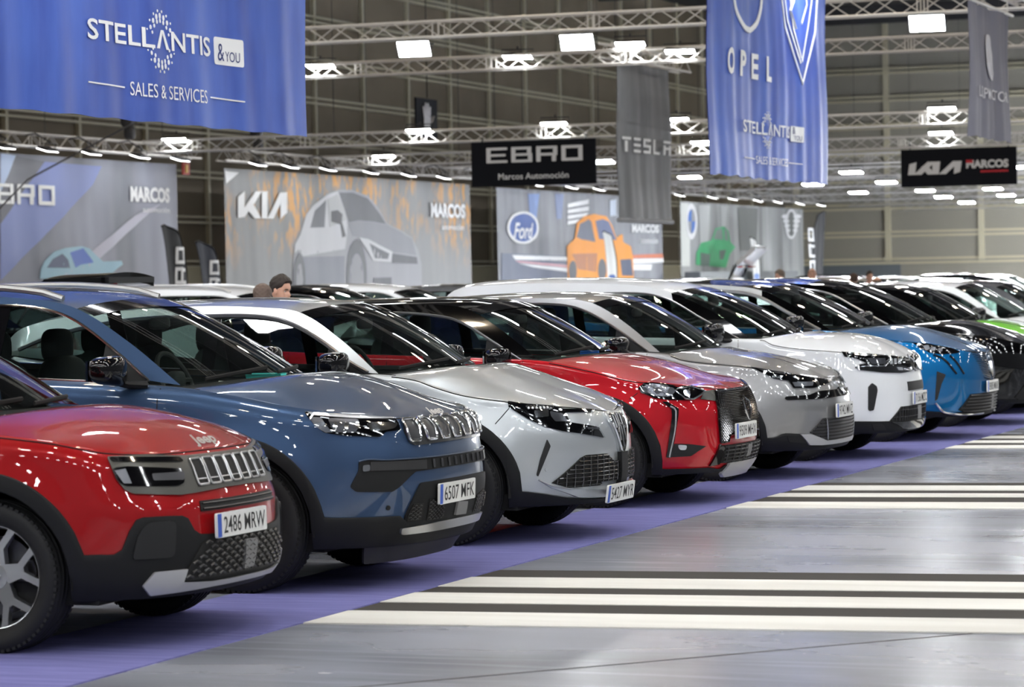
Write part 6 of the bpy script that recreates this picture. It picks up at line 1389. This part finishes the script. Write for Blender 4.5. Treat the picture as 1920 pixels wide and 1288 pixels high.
other('c5', (-17.2, 44.4), 'white SUV of the second row, behind the black roof of the cherry red SUV', G2, WHITE, WHITE)
other('p3', (-17.0, 47.6), 'graphite SUV of the second row, hidden behind the white SUV', G2, MIDGREY, MIDGREY)
other('c5', (-17.2, 76.4), 'silver SUV far back with dark roof rails, left of the other far silver car', G2, SILV2, SILV2, rails=BLK)
other('p3', (-17.0, 80.4), 'silver SUV far back, right beside the one with dark roof rails', G2, SILV2, SILV2)
other('p2', (-17.0, 84.6), 'pale grey crossover far back at the right', G2, GREYP, GREYP)
other('c5', (-17.0, 89.5), 'black SUV far back at the right edge', G2, JET, JET)
other('p3', (-17.0, 93.5), 'white SUV far back at the right edge', G2, WHITE, WHITE)
other('ds', (-17.2, 55.2), 'dark green hatchback far back behind the white SUV roof', G2, paint('bottle_green_paint', (30, 62, 44), .3, .35), JET)
other('p2', (-17.2, 66.5), 'white crossover far back beside the open white SUV', G2, WHITE, WHITE)
def open_gate(K, mt, a1, a2, red=True):
    """raised tailgate hinged at the rear edge of the roof"""
    b = K.b; hx, hz = b.rail(np.array([b.ur+.02]))[0]; hz += .05; w1 = .58
    p0 = np.array([hx, 0, hz]); p1 = p0 + .55*np.array([-math.cos(a1), 0, math.sin(a1)]); p2 = p1 + .62*np.array([-math.cos(a2), 0, math.sin(a2)])
    def plate_(pa, pb, wa, wb, th, nm, mt_, par):
        d = (pb-pa)/np.linalg.norm(pb-pa); n = np.array([d[2], 0, -d[0]]); n = n if n[2] > 0 else -n; m = MB(); u = np.linspace(0, 1, 8); q = np.linspace(-1, 1, 13); U, Q = np.meshgrid(u, q, indexing='ij')
        P_ = pa + U[..., None]*(pb-pa) + np.stack([0*U, Q*(wa+(wb-wa)*U), 0*U], -1) + (.05*(1-Q**2))[..., None]*n
        m.grid(P_); m.grid(P_ - th*n, flip=True)
        e = np.concatenate([P_[0], P_[1:, -1], P_[-1, ::-1][1:], P_[::-1, 0][1:-1]]); m.grid(np.stack([e, e-th*n], 1), wrap=True); return m.build(nm, mt_, par, angle=50)
    g = plate_(p0, p1, w1, w1+.06, .05, 'open_tailgate', GBLK if red else mt, K.root); plate_(p1, p2, w1+.08, w1+.0, .10, 'tailgate_panel', mt, g)
    m = MB(); m.box(p2*[1, 0, 1] + [-.0, 0, -.03], (.10, 1.0, .06)); m.build('tailgate_handle', BLK, g)
    m = MB(); m.box(p0 + [-.05, 0, .06], (.2, 1.15, .05), taper=.8); m.build('rear_spoiler', mt, g)
    m = MB()
    for sg in (-1, 1): m.box(p1 + [-.10, sg*.50, -.10], (.14, .22, .04))
    m.build('tail_lamp', REDL, g)
    m = MB()
    for sg in (-1, 1): m.tube([p1*[1, 0, 1] + [.1, sg*.52, -.05], np.array([hx+.15, sg*.60, hz-.55])], .014, 6)
    m.build('gas_strut', HOUS, g)
K = other('p3', (-18.9, 27.6), 'black SUV with raised tailgate behind the steel blue SUV, at the left', 'cars with raised tailgates', JET, JET, yaw=math.pi); open_gate(K, JET, .55, .02)
K = other('c5', (-25.5, 76.0), 'white SUV with raised dark tailgate before the green car backdrop', 'cars with raised tailgates', WHITE, WHITE, yaw=math.pi); open_gate(K, WHITE, 1.05, .75)

# ---------------------------------------------------------------- people between the cars
SKIN = mat('skin', lin((206, 160, 138)), .5); 
def hair_mat(n, rgb): return mat('hair_'+n, lin(rgb), .65)
def head_pt(th, t):
    """head surface, th = 0 towards the face (+x), t = 0 chin .. 1 crown"""
    xf = np.interp(t, [0, .04, .12, .2, .26, .32, .42, .5, .58, .68, .8, .9, .97, 1], [.062, .082, .090, .088, .094, .092, .088, .086, .094, .092, .080, .056, .024, .0])
    xb = np.interp(t, [0, .1, .2, .3, .45, .6, .75, .88, .96, 1], [-.030, -.045, -.062, -.078, -.096, -.104, -.094, -.066, -.03, 0])
    w_ = np.interp(t, [0, .05, .12, .22, .35, .5, .65, .78, .9, .97, 1], [.020, .036, .052, .062, .070, .074, .077, .072, .050, .025, 0])
    cx = (xf+xb)/2; rx = (xf-xb)/2; c, s = np.cos(th), np.sin(th); x = cx + rx*np.sign(c)*np.abs(c)**.85; y = w_*np.sign(s)*np.abs(s)**.9
    a = np.abs(np.arctan2(np.sin(th), np.cos(th)))
    x = x + .026*np.exp(-(a/.16)**2)*np.clip(1-np.abs((t-.36)/.10)**1.6, 0, 1) + .010*np.exp(-(a/.14)**2)*np.exp(-((t-.46)/.06)**2)      # nose
    x = x - .011*np.exp(-((a-.42)/.17)**2)*np.exp(-((t-.50)/.05)**2)                                                                   # eye sockets
    x = x + .006*np.exp(-(a/.30)**2)*(np.exp(-((t-.225)/.02)**2)+np.exp(-((t-.175)/.02)**2)) - .004*np.exp(-(a/.3)**2)*np.exp(-((t-.2)/.012)**2)
    return np.stack([x, y, t*.238], -1)
def person(loc, rz, h, label, hair_rgb, top_rgb, leg_rgb, hair_len=.55, stoop=0., bald=False, nod=0.):
    root = empty('person', loc, rz); tag(root, label, 'person', 'visitors between the cars'); k = h/1.75
    def skin_mesh(name, verts, edges, mt, par, root_i=0, sub=2):
        me = bpy.data.meshes.new(name); me.from_pydata([v[:3] for v in verts], edges, []); o = bpy.data.objects.new(name, me); COL.objects.link(o); o.parent = par
        sk = o.modifiers.new('skin', 'SKIN'); sk.use_smooth_shade = True
        if not me.skin_vertices: 
            import bmesh
            bm = bmesh.new(); bm.from_mesh(me); bm.verts.layers.skin.verify(); bm.to_mesh(me); bm.free()
        for i, v in enumerate(verts):
            d = me.skin_vertices[0].data[i]; d.radius = (v[3], v[4] if len(v) > 4 else v[3]); d.use_root = (i == root_i)
        su = o.modifiers.new('smooth', 'SUBSURF'); su.levels = sub; su.render_levels = sub; me.materials.append(mt); return o
    s_ = stoop
    V = [(0, 0, .95, .13, .10), (.01+s_*.1, 0, 1.15, .135, .10), (.02+s_*.3, 0, 1.38, .15, .10), (.01+s_*.42, 0, 1.47, .07, .06), (.015+s_*.5, 0, 1.535, .055, .055)]; E = [(0, 1), (1, 2), (2, 3), (3, 4)]
    sh = {}
    for g in (1, -1):
        i = len(V); V += [(.01+s_*.4, g*.17, 1.42, .055), (.0+s_*.4, g*.215, 1.38, .05), (-.01+s_*.45, g*.25, 1.12, .042), (.06+s_*.5, g*.25, .90, .032), (.08+s_*.5, g*.25, .84, .022, .035)]; E += [(2, i), (i, i+1), (i+1, i+2), (i+2, i+3), (i+3, i+4)]
        for f_ in range(4):
            j = len(V); y = g*.25 + (f_-1.5)*.0; x = .055+.018*f_+s_*.5; V += [(x, y, .79, .009), (x+.005, y-g*.008, .755-.004*abs(f_-1.5), .008)]; E += [(i+4, j), (j, j+1)]
        j = len(V); V += [(.115+s_*.5, g*.225, .82, .010), (.125+s_*.5, g*.215, .79, .009)]; E += [(i+4, j), (j, j+1)]
    for g in (1, -1):
        i = len(V); V += [(0, g*.09, .90, .10), (.015, g*.10, .50, .062), (-.01, g*.10, .10, .042), (.02, g*.10, .05, .04), (.13, g*.11, .035, .032)]; E += [(0, i), (i, i+1), (i+1, i+2), (i+2, i+3), (i+3, i+4)]
    body = skin_mesh('body', [(a*k, b*k, c*k, *[r_*k for r_ in d]) for a, b, c, *d in V], E, SKIN, root)
    # head, modelled separately onto the neck in the same figure
    th = np.linspace(0, 2*np.pi, 49)[:-1]; t = np.r_[np.linspace(0, .9, 40), .94, .97, .99, 1.]; TH, T_ = np.meshgrid(th, t, indexing='ij'); P_ = head_pt(TH, T_)
    m = MB(); m.grid(P_, wrap=True); m.f.append(tuple(i*len(t) for i in range(48)))
    for g in (1, -1): superell(m, (-.008, g*.076, .112), (.018, .012, .032), .9, .9, 12, 8, [[.95, -.25*g, -.2], [.25*g, .95, 0], [.2, 0, .97]])
    m.tube([(-.012, 0, .05), (-.03, 0, -.04), (-.045, 0, -.12)], [.056, .056, .062], 16)
    hd = m.build('head', SKIN, body, angle=80); hd.location = ((.03+s_*.55)*k, 0, 1.515*k); hd.rotation_euler = (0, nod, 0); hd.scale = (k, k, k)
    hm = hair_mat(label.split()[1]+str(hair_rgb[0]), hair_rgb)
    def hair_zone(a_, tt): line_ = np.where(a_ < .9, .80, np.where(a_ < 1.75, .80-(a_-.9)/.85*.28, .52-(a_-1.75)/1.39*(.52-hair_len+.27)))
    a_ = np.abs(np.arctan2(np.sin(TH), np.cos(TH))); lo = np.interp(a_, [0, .7, 1.0, 1.35, 1.6, 2.0, 2.6, 3.15], [.82, .80, .66, .60, .50, .40, .34, .30]); hi = np.full_like(lo, .72) if bald else np.full_like(lo, 1.)
    Tt = lo + (hi-lo)*np.linspace(0, 1, len(t))[None, :]; B = head_pt(TH, Tt); c0 = np.array([-.008, 0, .14]); thick = .008 + .032*np.clip((Tt-.6)/.4, 0, 1)*(0 if bald else 1) + .006*np.sin(TH*11)*np.sin(Tt*40)*.5
    edge = np.clip(np.linspace(0, 1, len(t))*6, 0, 1); n_ = (B-c0)/np.linalg.norm(B-c0, axis=-1, keepdims=True); m = MB(); m.grid(B + n_*(thick*edge)[..., None], wrap=True); m.build('hair', hm, hd, angle=80)
    for g in (1, -1):
        m = MB(); superell(m, head_pt(np.array(.40*g), np.array(.50)) + [-.003, 0, 0], (.010, .013, .008), 1, 1, 12, 8); e = m.build('eye', mat('eye_white', (.75, .74, .72), .2), hd)
        m = MB(); superell(m, head_pt(np.array(.38*g), np.array(.50)) + [.006, 0, 0], (.003, .005, .005), 1, 1, 10, 6); m.build('iris', mat('iris_brown', (.05, .025, .012), .2), e)
        m = MB(); m.tube([head_pt(np.array(x_*g), np.array(.575+.012*math.sin(i))) + [.002, 0, 0] for i, x_ in enumerate((.18, .34, .5, .66))], [.003, .005, .005, .003], 6); m.build('eyebrow', hm, hd)
    m = MB(); m.tube([head_pt(np.array(x_), np.array(.2)) + [.0005, 0, 0] for x_ in np.linspace(-.34, .34, 7)], .0035, 5); m.build('lips', mat('lip', lin((176, 112, 104)), .5), hd)
    cl = mat('cloth_%d_%d_%d' % tuple(top_rgb), lin(top_rgb), .8); tr = mat('cloth_%d_%d_%d' % tuple(leg_rgb), lin(leg_rgb), .8)
    W = [(0, 0, .93, .145, .115), (.01+s_*.1, 0, 1.15, .15, .115), (.02+s_*.3, 0, 1.38, .162, .113), (.01+s_*.42, 0, 1.455, .085, .075)]; E = [(0, 1), (1, 2), (2, 3)]
    for g in (1, -1): i = len(W); W += [(.01+s_*.4, g*.17, 1.42, .065), (.0+s_*.4, g*.215, 1.38, .062), (-.01+s_*.45, g*.25, 1.12, .054), (.055+s_*.5, g*.25, .92, .045)]; E += [(2, i), (i, i+1), (i+1, i+2), (i+2, i+3)]
    skin_mesh('jacket', [(a*k, b*k, c*k, *[r_*k for r_ in d]) for a, b, c, *d in W], E, cl, body)
    W = [(0, 0, .94, .14, .112)]; E = []
    for g in (1, -1): i = len(W); W += [(0, g*.09, .88, .108), (.015, g*.10, .50, .074), (-.01, g*.10, .09, .06)]; E += [(0, i), (i, i+1), (i+1, i+2)]
    skin_mesh('trousers', [(a*k, b*k, c*k, *[r_*k for r_ in d]) for a, b, c, *d in W], E, tr, body)
    for g in (1, -1): m = MB(); superell(m, (.06*k, g*.105*k, .045*k), (.15*k, .055*k, .05*k), .6, .7); m.build('shoe', BLK, body)
    return root
person((-11.44, 24.55, 0), -.15, 1.70, 'man in profile with short dark swept hair, head above the light silver SUV', (44, 36, 32), (60, 66, 80), (40, 44, 60), nod=.12)
person((-11.34, 24.0, 0), 1.9, 1.63, 'man with greying brown hair seen from behind, left of the dark-haired man', (92, 76, 68), (96, 92, 88), (46, 46, 52), stoop=.12, nod=.35)
person((-15.0, 57.0, 0), -1.2, 1.79, 'bald man facing the camera before the far feather flag', (150, 120, 100), (52, 54, 60), (40, 42, 50), bald=True)
person((-15.9, 58.0, 0), -2.4, 1.755, 'grey-haired man left of the bald man, by the open white SUV', (120, 108, 98), (70, 74, 82), (50, 50, 58))
person((-13.3, 55.4, 0), 2.6, 1.60, 'balding man with grey fringe, rightmost of the group beyond the blue SUV', (110, 92, 80), (84, 66, 58), (40, 42, 50), bald=True)
person((-14.9, 60.0, 0), 2.0, 1.66, 'brown-haired man seen from behind, between the bald man and the balding man', (74, 56, 46), (60, 60, 64), (40, 42, 50))
person((-17.5, 72.0, 0), -1.0, 1.72, 'person in grey farther back, beyond the far silver cars', (60, 48, 40), (110, 110, 112), (50, 50, 56))

# ---------------------------------------------------------------- things lying on the dashboards
def sheet_on_dash(key, y, w_, d_, rgb, label, name='paper_sheet', curl=.02, dx=-.16):
    S = SP[key]; x0, z0 = S['rail'][0]; X = LOC[key][0]+x0+dx+.16*(1-(y/(S['W']/2))**2); Y = LOC[key][1]+y
    u = np.linspace(-.5, .5, 7); U, V = np.meshgrid(u, u, indexing='ij'); P_ = np.stack([U*d_, V*w_, curl*(V*2)**2 + .004 + 0*U], -1); m = MB(); m.grid(P_); m.grid(P_-[0, 0, .003], flip=True)
    o = m.build(name, mat('paper_%d_%d_%d' % rgb, lin(rgb), .8), None); o.location = (X, Y, z0-.030); o.rotation_euler = (0, .0, .3); tag(o, label, 'paper' if name == 'paper_sheet' else 'cloth')
sheet_on_dash('co', .30, .26, .20, (70, 190, 190), 'teal cloth folded on the dashboard of the steel blue SUV', 'dashboard_cloth', .05)
sheet_on_dash('co', -.15, .34, .22, (222, 226, 220), 'white paper sheet on the dashboard of the steel blue SUV')
sheet_on_dash('al', .10, .36, .24, (214, 224, 226), 'white paper sheet on the dashboard of the light silver SUV')
sheet_on_dash('ds', .42, .18, .14, (40, 110, 210), 'blue leaflet on the dashboard of the cherry red SUV', 'paper_sheet', .05)
sheet_on_dash('ds', .02, .34, .24, (206, 226, 214), 'pale green paper sheet on the dashboard of the cherry red SUV')
sheet_on_dash('p2', .10, .34, .24, (206, 224, 220), 'pale paper sheet on the dashboard of the grey crossover')
sheet_on_dash('c5', .05, .40, .26, (228, 230, 228), 'white paper sheet on the dashboard of the white SUV')
